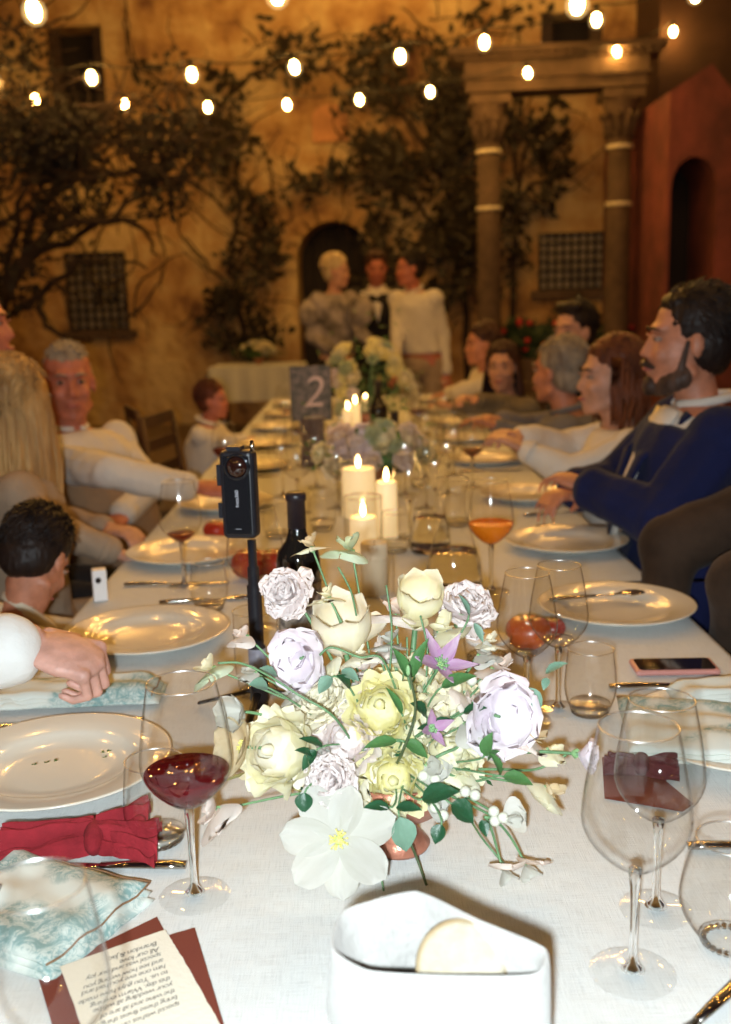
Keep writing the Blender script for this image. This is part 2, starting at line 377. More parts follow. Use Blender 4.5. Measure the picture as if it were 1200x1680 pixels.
# --- creeper foliage on the wall
def leaf_cloud(g, c, ex, num, size, wallmode=True, rng=rnd):
    for _ in range(num):
        while 1:
            q = V((rng.uniform(-1, 1), rng.uniform(-1, 1), rng.uniform(-1, 1)))
            if q.length < 1: break
        # clumpy edges
        p = V((c[0] + q.x * ex[0], c[1] + q.y * ex[1], c[2] + q.z * ex[2]))
        if noise.noise(p * 2.6) * 1.2 + .5 < q.length * .8 - .1 + rng.uniform(-.35, .35): continue
        sz = size * rng.uniform(.6, 1.3); a = V((rng.gauss(0, 1), rng.gauss(0, .6), rng.gauss(0, 1))).normalized(); b = a.cross(V((rng.gauss(0, .5), -1, rng.gauss(0, .5)))).normalized()
        g.add([p - a * sz, p - b * sz * .55 + a * sz * .1, p + a * sz, p + b * sz * .55 + a * sz * .1], [(0, 1, 2, 3)])
def vine(label, blobs, stems, name='climbing_plant', leafm=M_leafd):
    pts = []
    bx, _ = WL(*stems[0][0]); t = thing(name, label, 'plant', WO + WR @ V((bx, -.12, 0)), rz=-AL)
    for s in stems:
        P = []
        for (x, y) in s: q = WL(x, y); P.append(V((q[0] - bx, -.02 - .08 * rnd.random(), q[1])))
        # subdivide with jitter
        Q = []
        for i in range(len(P) - 1):
            for k in range(4): Q.append(P[i].lerp(P[i + 1], k / 4) + V((rnd.gauss(0, .025), 0, rnd.gauss(0, .025))))
        Q.append(P[-1]); r0 = .045 if s is stems[0] else .026
        G().tube(Q, [r0 * (1 - .75 * i / len(Q)) for i in range(len(Q))], 7).mk('stem', M_bark, t)
    g = G(); tw = G()
    for (x, y, rx, ry, dens) in blobs:
        rx *= 1.22; ry *= 1.15; q = WL(x, y); q2 = WL(x + rx, y + ry); ex = abs(q2[0] - q[0]), .22, abs(q2[1] - q[1])
        leaf_cloud(g, (q[0] - bx, -.2, q[1]), ex, int(dens * ex[0] * ex[2] * 1250), .066)
        for _ in range(int(dens * (ex[0] * ex[2]) * 34) + 3):
            a_ = rnd.uniform(0, 2 * PI); rr = math.sqrt(rnd.random()); p_ = V((q[0] - bx + math.cos(a_) * ex[0] * rr, -.06, q[1] + math.sin(a_) * ex[2] * rr)); d_ = V((rnd.gauss(0, 1), 0, rnd.gauss(.3, 1))).normalized(); P_ = [p_]
            for k_ in range(7): d_ = (d_ + V((rnd.gauss(0, .35), rnd.gauss(0, .1), rnd.gauss(0, .35)))).normalized(); P_.append(P_[-1] + d_ * .07)
            tw.tube(P_, [.011 * (1 - .8 * i_ / 8) for i_ in range(8)], 4, close=False)
    g.mk('foliage', leafm, t, smooth=False, kind='stuff'); tw.mk('twigs', M_bark, t, kind='stuff')
vine('dense dark climbing plant covering the wall between the arched door and the portico',
     [(680, 170, 110, 110, 1.0), (700, 330, 95, 150, 1.15), (640, 110, 70, 60, .7), (740, 440, 60, 90, 1.1), (640, 250, 50, 80, .8), (535, 290, 52, 34, 1.3), (500, 110, 70, 45, .6), (770, 300, 40, 200, 1.2),
      (760, 60, 70, 50, .6), (650, 430, 70, 60, .9), (500, 320, 30, 26, .6)],
     [[(770, 640), (760, 480), (740, 340), (690, 220), (620, 160)], [(745, 400), (680, 330), (600, 290), (500, 285), (470, 310)], [(700, 250), (720, 150), (700, 60), (660, 20)], [(640, 180), (560, 120), (480, 110)]])
vine('ragged climbing plant with bare looping stems left of the arched door',
     [(385, 270, 60, 60, 1.0), (420, 330, 40, 40, .8), (360, 150, 60, 40, .5), (300, 130, 60, 35, .35), (440, 90, 60, 40, .35), (350, 230, 40, 40, .8), (455, 400, 30, 40, .9), (380, 500, 60, 70, 1.1), (420, 440, 45, 50, 1.0), (430, 540, 50, 50, .9), (350, 330, 25, 30, .6)],
     [[(425, 650), (400, 540), (385, 440), (400, 350), (390, 270), (350, 190)], [(392, 420), (440, 370), (455, 300), (430, 230)], [(385, 470), (340, 430), (310, 390)], [(360, 220), (300, 150), (240, 120), (210, 20)], [(350, 190), (420, 130), (470, 100), (560, 60)], [(240, 120), (215, 90), (215, 0)]])
vine('leafy climbing plant hanging inside the portico beside its left column',
     [(865, 220, 55, 60, 1.1), (900, 280, 35, 50, 1.1), (850, 330, 35, 45, .8), (835, 420, 30, 70, .7), (900, 330, 18, 40, .9), (850, 50, 50, 40, .6)],
     [[(840, 640), (835, 480), (845, 340), (870, 240), (900, 200)], [(850, 330), (885, 300), (905, 330)], [(845, 300), (835, 160), (850, 50)], [(1070, 330), (1080, 300)]])

# --- courtyard tree on the left
def tree_left():
    ty = 8.0
    b = Yp(-60, 700, ty); root = thing('courtyard_tree', 'dark old tree with arching bare branches in front of the wall at left', 'tree', (b.x, ty, 0))
    def L(px, py, dy=0): p = Yp(px, py, ty + dy); return V((p.x - b.x, p.y - ty, p.z))
    tr = [V((0, 0, -.1)), L(-50, 620), L(-10, 520), L(30, 440), L(90, 370)]
    G().tube(tr, [.10, .08, .065, .05, .035], 10).mk('trunk', M_bark, root)
    br = [[(30, 440), (110, 400), (190, 350), (260, 300), (310, 230)], [(90, 370), (160, 355), (230, 370), (260, 420)], [(-10, 520), (20, 400), (30, 330), (90, 260), (150, 220)],
          [(40, 430), (60, 340), (130, 290), (220, 280), (300, 300)], [(-20, 560), (60, 480), (130, 430), (190, 420), (240, 440)], [(0, 500), (-20, 380), (10, 290)], [(90, 370), (80, 300), (60, 240)], [(60, 480), (80, 540), (150, 560)]]
    for s in br:
        P = [L(x, y, rnd.uniform(-.3, .3)) for x, y in s]; Q = []
        for i in range(len(P) - 1):
            for k in range(4): Q.append(P[i].lerp(P[i + 1], k / 4) + V((rnd.gauss(0, .018), rnd.gauss(0, .02), rnd.gauss(0, .018))))
        Q.append(P[-1]); G().tube(Q, [.034 * (1 - .8 * i / len(Q)) for i in range(len(Q))], 7).mk('branch', M_bark, root)
    g = G(); tw = G()
    for (x, y, rx, ry, d) in ((90, 235, 130, 55, 2.2), (230, 240, 110, 55, 1.9), (20, 280, 70, 70, 1.3), (140, 320, 110, 40, .8), (260, 320, 50, 35, .9), (60, 390, 80, 60, .6), (20, 110, 60, 70, .9), (300, 215, 50, 40, 1), (170, 500, 50, 30, .8), (10, 470, 50, 50, .7), (110, 215, 80, 30, 2)):
        rx *= 1.25; ry *= 1.25; q = L(x, y); q2 = L(x + rx, y + ry); ex = abs(q2.x - q.x), .5, abs(q2.z - q.z)
        for _ in range(int(d * ex[0] * ex[2] * 60) + 6):
            a_ = rnd.uniform(0, 2 * PI); rr = math.sqrt(rnd.random()); p_ = V((q.x + math.cos(a_) * ex[0] * rr, q.y + rnd.uniform(-.3, .3), q.z + math.sin(a_) * ex[2] * rr)); d_ = V((rnd.gauss(.4, 1), rnd.gauss(0, .4), rnd.gauss(.2, .7))).normalized(); P_ = [p_]
            for k_ in range(8): d_ = (d_ + V((rnd.gauss(0, .28), rnd.gauss(0, .1), rnd.gauss(0, .28)))).normalized(); P_.append(P_[-1] + d_ * .08)
            tw.tube(P_, [.012 * (1 - .8 * i_ / 9) for i_ in range(9)], 4, close=False)
        leaf_cloud(g, (q.x, q.y, q.z), ex, int(d * ex[0] * ex[2] * 3600), .036)
    g.mk('crown', M_leaft, root, smooth=False, kind='stuff'); tw.mk('twigs', M_bark, root, kind='stuff')
tree_left()

# --- planter with shrubs below the right window
pp = PW(915, 560, 1.2); 
pt = thing('planter', 'long low stone planter of dark green shrubs and red flowers under the right window', 'planter', V((pp.x, pp.y, 0)), rz=-AL)
G().box((0, 0, .38), (1.75, .45, .76)).mk('trough', M_stone, pt, smooth=False)
g = G()
for k in range(9): leaf_cloud(g, (-.75 + k * .19, 0, .95 + rnd.uniform(-.05, .1)), (.2, .25, .25), 190, .05)
g.mk('shrub', mat('shrub_leaf', (.03, .06, .02), .6, var=.5), pt, smooth=False, kind='stuff')
for k in range(14):
    G().ell((rnd.uniform(-.8, .8), -.2, rnd.uniform(.8, 1.15)), (.035, .035, .03), n=7, m=5).mk('blossom', mat('red_blossom', (.45, .03, .03), .6), pt)
q = PW(950, 495, 1.35)
cl = thing('garden_lantern', 'tiny glowing lantern among the planter shrubs', 'lantern', q)
G().lathe([(.0, -.05), (.05, -.05), (.05, .04), (.02, .09), (0, .1)], 10).mk('housing', M_iron, cl)
G().ell((0, -.06, 0), (.025, .02, .035)).mk('flame', mat('lantern_glow', (1, .6, .3), .5, emit=(1, .6, .2), es=6), cl)

# --- string lights
M_bulb = mat('lit_bulb', (1, .7, .4), .4, emit=BULB, es=1)
M_bulb.node_tree.nodes['Principled BSDF'].inputs['Emission Color'].default_value = (1.0, .50, .10, 1)
M_bulb.node_tree.nodes['Principled BSDF'].inputs['Emission Strength'].default_value = 255
M_cable = mat('black_cable', (.02, .018, .016), .7)
bg_ = G(); bg_.lathe([(0.0005, -.050), (.014, -.046), (.024, -.028), (.027, -.010), (.023, .010), (.014, .03)], 14, close=True); ME_bulb = bg_.mesh('bulb', M_bulb)
def halo_mat():  # added shell, its amber emission imitates the glow halo round each bulb
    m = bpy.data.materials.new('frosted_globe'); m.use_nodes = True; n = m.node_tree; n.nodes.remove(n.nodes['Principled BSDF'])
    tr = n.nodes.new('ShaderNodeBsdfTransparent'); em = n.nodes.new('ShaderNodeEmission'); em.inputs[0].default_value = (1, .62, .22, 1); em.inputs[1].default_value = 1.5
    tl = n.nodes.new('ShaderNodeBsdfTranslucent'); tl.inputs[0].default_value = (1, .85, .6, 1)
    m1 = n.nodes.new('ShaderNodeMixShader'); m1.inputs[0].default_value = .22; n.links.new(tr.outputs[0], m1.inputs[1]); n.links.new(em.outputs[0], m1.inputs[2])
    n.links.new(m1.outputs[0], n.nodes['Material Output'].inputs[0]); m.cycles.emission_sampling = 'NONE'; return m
gg = G(); gg.lathe([(.0005, -.066), (.022, -.062), (.042, -.044), (.050, -.016), (.044, .012), (.026, .032), (.016, .04)], 18); ME_halo = gg.mesh('globe', halo_mat())
sg = G(); sg.lathe([(.017, .028), (.019, .03), (.019, .075), (.012, .085)], 10, close=True); ME_sock = sg.mesh('socket', M_cable)
def string_light(label, pts, sag=.05, ext=1):
    P = [V(p) for p in pts]
    t = thing('string_light', label, 'string light', P[0] + V((0, 0, .09)), 'strings of warm bulbs over the courtyard')
    o = t.location; C = []
    for i in range(len(P) - 1):
        for k in range(6): 
            u = k / 6; C.append(P[i].lerp(P[i + 1], u) + V((0, 0, .09 - sag * 4 * u * (1 - u))) - o)
    C.append(P[-1] + V((0, 0, .09)) - o); G().tube(C, .006, 5).mk('cable', M_cable, t)
    for p in P:
        b = link('bulb', ME_bulb, t, loc=p - o); b.rotation_euler = (rnd.uniform(-.1, .1), rnd.uniform(-.25, .1), 0); link('socket', ME_sock, b); link('globe', ME_halo, b)
yA, yB = 7.6, 9.9
string_light('nearer visible string of warm bulbs rising to the right across the top',
     [Yp(x, y, yA) for x, y in ((-180, 100), (-12, 128), (150, 125), (315, 120), (483, 108), (657, 90), (795, 67), (979, 30), (1140, -10), (1320, -60))])
string_light('lower farther string of warm bulbs sagging over the heads of the standing group',
     [Yp(x, y, yB) for x, y in ((-100, 150), (58, 162), (205, 170), (341, 174), (471, 170), (590, 162), (706, 149))] + [Yp(866, 118, yB), Yp(1012, 83, 10.2), Yp(1105, 50, 10.9)])
bpy.data.objects['string_light.001'].children
string_light('string of warm bulbs grazing the top edge with blurred glowing bulbs',
     [Yp(x, y, 4.6) for x, y in ((-150, -30), (55, 14), (260, -50), (455, -14), (700, -55), (948, 2), (1150, -60), (1350, -90))])
for k, (yy, zz) in enumerate(((2.9, 2.75), (1.4, 3.1), (-1.8, 3.2), (5.9, 3.35), (8.8, 4.3), (10.6, 5.4))):
    n_ = (9, 5, 4, 9, 13, 13)[k]  # last two rows are out of view, bulbs added to brighten the wall
    string_light('string of warm bulbs hanging overhead, ' + ('second row towards the camera', 'right above the flowers', 'behind the photographer', 'above the far candles', 'high before the villa wall, unseen, bulbs added to brighten it', 'highest and unseen, added to brighten the villa wall')[k],
                 [V((((-3.2 + 6.4 * i / (n_ - 1)) if k < 4 else (-1.7 + 3.6 * i / (n_ - 1))), yy + rnd.uniform(-.05, .05), zz + .12 * ((i - n_ / 2) / 4) ** 2)) for i in range(n_)])
# ================================================================== TABLE
M_wood = mat('dark_chair_wood', (.07, .028, .015), .5, var=.4, vscale=12, stretch=(1, 1, .2))
def cloth_mat(name, col, sc=900, dist=.0012, bsc=7, bd=.02, bs=.35):
    m = mat(name, col, .9, sheen=.2)
    n = m.node_tree; b = n.nodes['Principled BSDF']; tc = n.nodes.new('ShaderNodeTexCoord')
    hs = []
    for ax, s in ((0, (1, .04, .04)), (1, (.04, 1, .04))):
        mp = n.nodes.new('ShaderNodeMapping'); mp.inputs['Scale'].default_value = s; n.links.new(tc.outputs['Object'], mp.inputs[0])
        nz = n.nodes.new('ShaderNodeTexNoise'); nz.inputs['Scale'].default_value = sc; nz.inputs['Detail'].default_value = 2; n.links.new(mp.outputs[0], nz.inputs['Vector']); hs.append(nz)
    a = n.nodes.new('ShaderNodeMath'); a.operation = 'ADD'; n.links.new(hs[0].outputs['Fac'], a.inputs[0]); n.links.new(hs[1].outputs['Fac'], a.inputs[1])
    big = n.nodes.new('ShaderNodeTexNoise'); big.inputs['Scale'].default_value = bsc; big.inputs['Detail'].default_value = 4; n.links.new(tc.outputs['Object'], big.inputs['Vector'])
    bp = n.nodes.new('ShaderNodeBump'); bp.inputs['Strength'].default_value = .5; bp.inputs['Distance'].default_value = dist; n.links.new(a.outputs[0], bp.inputs['Height'])
    bp2 = n.nodes.new('ShaderNodeBump'); bp2.inputs['Strength'].default_value = bs; bp2.inputs['Distance'].default_value = bd; n.links.new(big.outputs['Fac'], bp2.inputs['Height']); n.links.new(bp2.outputs[0], bp.inputs['Normal'])
    n.links.new(bp.outputs[0], b.inputs['Normal'])
    cr = n.nodes.new('ShaderNodeValToRGB'); cr.color_ramp.elements[0].position = .7; cr.color_ramp.elements[1].position = 1.25
    cr.color_ramp.elements[0].color = (*[c * .86 for c in col], 1); cr.color_ramp.elements[1].color = (*[min(1, c * 1.06) for c in col], 1)
    n.links.new(a.outputs[0], cr.inputs[0]); n.links.new(cr.outputs[0], b.inputs['Base Color']); return m
M_linen = cloth_mat('pale_linen', (.58, .60, .59))
M_wlinen = cloth_mat('white_linen', (.34, .328, .31), 2200, .0003, 18, .014, .7)
XL, XR, YN, YF, ZT = -.592, .622, .25, 7.0, .75
tb = thing('dining_table', 'long banquet table running from the camera to the standing group', 'table', (0, YN + .1, 0))
G().box((.03, 3.3, .715), (1.18, 6.7, .04)).mk('tabletop', M_wood, tb, smooth=False)
for x in (-.45, .5):
    for y in (.1, 1.6, 3.3, 5.0, 6.5): G().box((x, y, .348), (.07, .07, .695)).mk('leg', M_wood, tb, smooth=False)
ct = thing('tablecloth', 'long pale linen tablecloth covering the whole banquet table', 'tablecloth', (0, YN, 0))
def clothf(W0, W1, Y0, Y1, Z, drop, par, m, nu=170, seed=0):
    prof = [(W0 - .012, Z - drop), (W0 - .012, Z - drop * .66), (W0 - .010, Z - drop * .33), (W0 - .006, Z - .02), (W0, Z - .004), (W0 + .012, Z)]
    nx = 26; prof += [(W0 + (W1 - W0) * i / nx, Z) for i in range(1, nx)]
    prof += [(W1 - .012, Z), (W1, Z - .004), (W1 + .006, Z - .02), (W1 + .010, Z - drop * .33), (W1 + .012, Z - drop * .66), (W1 + .012, Z - drop)]
    vs = []; np_ = len(prof)
    for i in range(nu + 1):
        y = Y0 + (Y1 - Y0) * i / nu
        for x, z in prof:
            f = max(0, (Z - .02 - z)) / drop; s = 1 if x > (W0 + W1) / 2 else -1
            w_ = .035 * f * math.sin(y * 11 + 2 * noise.noise(V((y * 1.3, seed, s)))) + .02 * f
            vs.append((x + s * w_, y, z + .0006 * noise.noise(V((x * 9, y * 9, seed)))))
    fs = [(i * np_ + j, i * np_ + j + 1, (i + 1) * np_ + j + 1, (i + 1) * np_ + j) for i in range(nu) for j in range(np_ - 1)]
    g = G(); g.add(vs, fs)
    for Y, s in ((Y0, -1), (Y1, 1)):
        g.add([(W0 + (W1 - W0) * k / 24, Y + s * (.03 * f * math.sin(k * 1.3) + .01), Z - drop * f) for f in (0, .4, 1) for k in range(25)],
              [(a * 25 + k, a * 25 + k + 1, (a + 1) * 25 + k + 1, (a + 1) * 25 + k) for a in range(2) for k in range(24)])
    return g.mk('cloth', m, par)
clothf(XL, XR, 0, YF - YN, ZT, .42, ct, M_linen)
# side table by the wall
sp = T(425, 598, .76); sd = thing('side_table', 'small side table with a pale cloth near the villa wall', 'table', (sp.x, sp.y, 0))
G().box((0, 0, .73), (.95, .7, .03)).mk('tabletop', M_wood, sd, smooth=False)
for x in (-.4, .4):
    for y in (-.28, .28): G().box((x, y, .357), (.05, .05, .714)).mk('leg', M_wood, sd, smooth=False)
c2 = thing('tablecloth', 'short pale cloth on the small side table near the wall', 'tablecloth', (sp.x, sp.y, 0))
clothf(-.49, .49, -.36, .36, .76, .36, c2, M_linen, 14, 3)

# ================================================================== TABLEWARE
TG = thin_glass()
M_glass = mat('solid_glass', (.97, .98, .97), 0.0, trans=1, ior=1.45)
M_china = mat('ivory_china', (.70, .67, .58), .16, coat=.35)
M_silver = mat('polished_steel', (.5, .47, .43), .14, 1)
M_wax = mat('ivory_wax', (.88, .80, .60), .5, transl=.3)
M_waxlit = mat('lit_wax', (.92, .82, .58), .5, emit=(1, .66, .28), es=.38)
M_flame = mat('candle_flame', (1, .7, .3), .5, emit=(1, .62, .2), es=32)
RED = liquid('red_wine', (.13, .005, .009), .62); WATR = mat('water_body', (1, 1, 1), 0, trans=1, ior=1.33); ORG = liquid('orange_spritz', (.95, .33, .02), .55); WAT = TG; AMB = liquid('dark_rose_wine', (.20, .02, .008), .6)
WHW = liquid('white_wine', (.85, .66, .25), .12)

# wine glass: height 1 unit scaled; profile (r,z) in metres for a .23 m glass
def wine_meshes(key, H=.23, rb=.046, rr=.034, stem=.098, foot=.037):
    k = ('wg', key)
    if k in MATS: return MATS[k]
    bowl = []; bh = H - stem
    for i in range(22):
        u = i / 21; z = stem + bh * u
        if u < .38: r = .006 + (rb - .006) * math.sin(PI / 2 * (u / .38)) ** .8
        else: r = rb + (rr - rb) * ((u - .38) / .62) ** 1.35
        bowl.append((r, z))
    gb = G(); gb.lathe(bowl, 40)
    gr = G(); gr.lathe([(rr - .0004, H - .0008), (rr + .0007, H - .0004), (rr + .0007, H + .0006), (rr - .0004, H + .001), (rr - .0004, H - .0008)], 40)
    gs = G(); gs.lathe([(.0002, stem + .004), (.006, stem + .002), (.0048, stem - .012), (.0036, stem - .03), (.0034, .03), (.0042, .014), (.008, .0075), (.011, .0046), (.0008, .0041)], 20, close=True)
    gf = G(); gf.lathe([(.002, .0045), (.012, .0036), (.024, .0022), (foot - .002, .0016), (foot, .0009)], 44)
    r = (gb.mesh('bowl', TG), gs.mesh('stem', M_glass), gf.mesh('foot', TG), gr.mesh('rim', rim_glass()), bowl); MATS[k] = r; return r
def liq_mesh(key, bowl, z1, z0, m, inset=.0012):
    k = ('lq', key, round(z1, 3), m.name)
    if k in MATS: return MATS[k]
    pr = [(.0003, z0 + .001)]
    for r, z in bowl:
        if z0 < z < z1: pr.append((max(.001, r - inset), z))
    last = pr[-1][0]; pr += [(last, z1 - .0005), (last - .001, z1), (.0003, z1 - .0004)]
    me = G().lathe(pr, 40, close=True).mesh('wine', m); MATS[k] = me; return me
def wine_glass(loc, label, key='a', fill=None, fm=None, group='wine glasses on the long table', rz=0, **kw):
    b, s, f, r, prof = wine_meshes(key, **kw)
    t = thing('wine_glass', label, 'wine glass', loc, group, rz=rz)
    link('bowl', b, t); link('stem', s, t); link('foot', f, t); link('rim', r, t)
    if fill: link('wine', liq_mesh(key, prof, fill, prof[0][1], fm), t)
    return t
def tumbler_meshes(key, H=.1, rb=.038, rr=.033, base=.028):
    k = ('tm', key)
    if k in MATS: return MATS[k]
    pr = []
    for i in range(16):
        u = i / 15; z = .006 + (H - .006) * u
        r = base + (rb - base) * math.sin(PI / 2 * min(1, u / .4)) if u < .4 else rb + (rr - rb) * ((u - .4) / .6) ** 1.3
        pr.append((r, z))
    gb = G(); gb.lathe(pr, 40)
    gr = G(); gr.lathe([(rr - .0005, H - .001), (rr + .0008, H - .0006), (rr + .0008, H + .0008), (rr - .0005, H + .001), (rr - .0005, H - .001)], 40)
    gbd = G(); gs = G(); gs.lathe([(.001, .0), (base - .004, .0), (base, .003), (base + .001, .007), (base - .006, .009), (.001, .007)], 28)
    nb = 22
    for j in range(nb): a = 2 * PI * j / nb; gbd.ell((math.cos(a) * (base - .004), math.sin(a) * (base - .004), .0035), (.0032, .0032, .003), n=6, m=5)
    r = (gb.mesh('wall', TG), gs.mesh('base', TG), gr.mesh('rim', rim_glass()), pr, gbd.mesh('beads', M_glass)); MATS[k] = r; return r
def tumbler(loc, label, key='t', fill=None, fm=None, **kw):
    b, s, r, pr, bd_ = tumbler_meshes(key, **kw)
    t = thing('water_glass', label, 'water glass', loc, 'water glasses on the long table')
    link('side', b, t); link('base', s, t); link('rim', r, t); link('beads', bd_, t)
    if fill: link('water', liq_mesh(key, [(x, z) for x, z in pr], fill, .010, fm or WAT), t)
    return t
def plate_mesh():
    if 'plate' in MATS: return MATS['plate']
    pr = [(.001, .004), (.06, .004), (.088, .006), (.099, .0125), (.108, .0165), (.13, .0195), (.146, .0225), (.149, .0228), (.1505, .0215), (.149, .0195), (.13, .016), (.108, .0125), (.099, .008), (.094, .001), (.085, .0), (.08, .001), (.001, .001)]
    me = G().lathe(pr, 72, close=True).mesh('plate', M_china); MATS['plate'] = me; return me
def plate(loc, label, sc=1.0, rz=0):
    o = link('plate', plate_mesh(), loc=V(loc) + V((0, 0, .0012))); o.scale = (sc,) * 3; tag(o, label, 'plate', 'dinner plates down the long table'); return o
def knife(loc, rz, label, L=.235, nm='knife'):
    g = G()
    g.tube([(0, 0, .004), (.02, 0, .0045), (.06, 0, .0045), (.095, 0, .0038)], [.0065, .0072, .0062, .0045], 10, flat=.55)
    o = thing(nm, label, nm, V(loc) + V((0, 0, .0012)), 'cutlery on the long table', rz=rz); g.mk('handle', M_silver, o)
    b = G()
    if nm == 'knife':
        b.tube([(.094, 0, .0038), (.11, 0, .003), (.15, .001, .003), (.2, .002, .003), (.225, .003, .003), (L, .006, .003)], [.004, .007, .0095, .0095, .007, .001], 8, flat=.14); b.mk('blade', M_silver, o)
    elif nm == 'fork':
        b.tube([(.094, 0, .0038), (.13, 0, .003), (.15, 0, .004), (.16, 0, .004)], [.003, .0045, .011, .0125], 8, flat=.16)
        for k in range(4): b.tube([(.158, -.0095 + k * .0063, .004), (.18, -.0095 + k * .0063, .003), (.205, -.0095 + k * .0063, .006)], [.0022, .002, .0012], 6)
        b.mk('tines', M_silver, o)
    else:
        b.tube([(.094, 0, .0038), (.13, 0, .003), (.15, 0, .0055)], [.003, .0035, .005], 8, flat=.4); b.ell((.172, 0, .0045), (.028, .018, .004)); b.mk('bowl', M_silver, o)
    return o

# --- toile print
def toile():
    m = bpy.data.materials.new('toile_print'); m.use_nodes = True; n = m.node_tree; b = n.nodes['Principled BSDF']; b.inputs['Roughness'].default_value = .8
    tc = n.nodes.new('ShaderNodeTexCoord'); N = lambda t: n.nodes.new(t)
    nz = N('ShaderNodeTexNoise'); nz.inputs['Scale'].default_value = 13; nz.inputs['Detail'].default_value = 2; n.links.new(tc.outputs['Object'], nz.inputs['Vector'])
    wv = N('ShaderNodeTexNoise'); wv.inputs['Scale'].default_value = 38; wv.inputs['Detail'].default_value = 7; wv.inputs['Distortion'].default_value = 2.6; n.links.new(tc.outputs['Object'], wv.inputs['Vector'])
    vo = N('ShaderNodeTexVoronoi'); vo.feature = 'DISTANCE_TO_EDGE'; vo.inputs['Scale'].default_value = 75; 
    mxv = N('ShaderNodeMixRGB'); mxv.inputs[0].default_value = .06; n.links.new(tc.outputs['Object'], mxv.inputs[1]); n.links.new(wv.outputs['Color'], mxv.inputs[2]); n.links.new(mxv.outputs[0], vo.inputs['Vector'])
    r1 = N('ShaderNodeValToRGB'); r1.color_ramp.elements[0].position = .47; r1.color_ramp.elements[1].position = .56; n.links.new(nz.outputs['Fac'], r1.inputs[0])
    r2 = N('ShaderNodeValToRGB'); r2.color_ramp.elements[0].position = .44; r2.color_ramp.elements[1].position = .60; n.links.new(wv.outputs['Fac'], r2.inputs[0])
    r3 = N('ShaderNodeValToRGB'); r3.color_ramp.elements[0].position = .0; r3.color_ramp.elements[0].color = (1, 1, 1, 1); r3.color_ramp.elements[1].position = .12; r3.color_ramp.elements[1].color = (0.25, .25, .25, 1); n.links.new(vo.outputs['Distance'], r3.inputs[0])
    a = N('ShaderNodeMath'); a.operation = 'MULTIPLY'; n.links.new(r1.outputs[0], a.inputs[0]); n.links.new(r2.outputs[0], a.inputs[1])
    c = N('ShaderNodeMath'); c.operation = 'MAXIMUM'; d = N('ShaderNodeMath'); d.operation = 'MULTIPLY'; n.links.new(r3.outputs[0], d.inputs[0]); n.links.new(r1.outputs[0], d.inputs[1])
    n.links.new(a.outputs[0], c.inputs[0]); n.links.new(d.outputs[0], c.inputs[1])
    e = N('ShaderNodeMath'); e.operation = 'MULTIPLY'; e.inputs[1].default_value = .85; n.links.new(c.outputs[0], e.inputs[0])
    mx = N('ShaderNodeMixRGB'); mx.inputs[1].default_value = (.60, .63, .58, 1); mx.inputs[2].default_value = (.10, .24, .24, 1); n.links.new(e.outputs[0], mx.inputs[0]); n.links.new(mx.outputs[0], b.inputs['Base Color']); return m
M_toile = toile()
M_pipe = mat('brown_piping', (.22, .12, .06), .8)
def toile_napkin(loc, rz, label, W=.24, D=.15, h=.02, seed=1, ry=0):
    t = thing('napkin', label, 'napkin', loc, 'folded toile napkins on plates', rz=rz)
    def f(u, v, off=0):
        x = (u - .5) * W; y = (v - .5) * D
        r = min(1, min(u, 1 - u) * 9, min(v, 1 - v) * 7)
        z = h * (.45 + .55 * math.sin(PI / 2 * max(0, r))) + .004 * noise.noise(V((x * 28, y * 28, seed))) + .002 * math.sin(y * 120 + seed + x * 20) - off
        x += .006 * noise.noise(V((y * 9, seed, 1))); y += .008 * noise.noise(V((x * 9, seed, 4)))
        return V((x, y, max(.0015, z)))
    for k in range(3):
        g = G(); g.grid(lambda u, v: f(u, v, k * .005) * 1.0 + V(((k * .006), -k * .004, 0)), 30, 20); o = g.mk('fold', M_toile, t)
        md = o.modifiers.new('s', 'SOLIDIFY'); md.thickness = .002; DEFER.append(o)
    pts = [f(i / 20, 1) for i in range(21)] + [f(1, 1 - i / 14) for i in range(1, 15)]
    G().tube([p + V((0, 0, .0015)) for p in pts], .0011, 6).mk('piping', M_pipe, t)
    return t

# ---------- near left setting
toile_napkin(T(52, 1496), math.radians(-27), 'teal toile napkin with a raised corner nearest the camera at left', .185, .150, .022, 3)
plate(T(96, 1268), 'ivory plate with parsley crumbs beside the red wine glass', 1.0)
pc = T(170, 1243); par = thing('parsley', 'few green parsley crumbs left on the ivory plate', 'herb', pc + V((0, 0, .006)))
for dx, dy in ((0, 0), (.008, .003), (.006, -.016), (-.075, -.06), (-.06, -.055), (-.05, -.05)):
    g = G()
    for k in range(4): a = rnd.uniform(0, 6.3); g.tube([(dx, dy, .002 + (.012 if dx < -.01 else 0)), (dx + .003 * math.cos(a), dy + .003 * math.sin(a), .003 + (.012 if dx < -.01 else 0))], [.0006, .002], 5, flat=.3)
    g.mk('leaf', mat('parsley_green', (.07, .13, .03), .6), par)
M_bur = mat('burgundy_card', (.15, .03, .018), .8, bump=.2, bscale=300); M_paper = mat('letter_paper', (.70, .66, .55), .85, bump=.35, bscale=160)
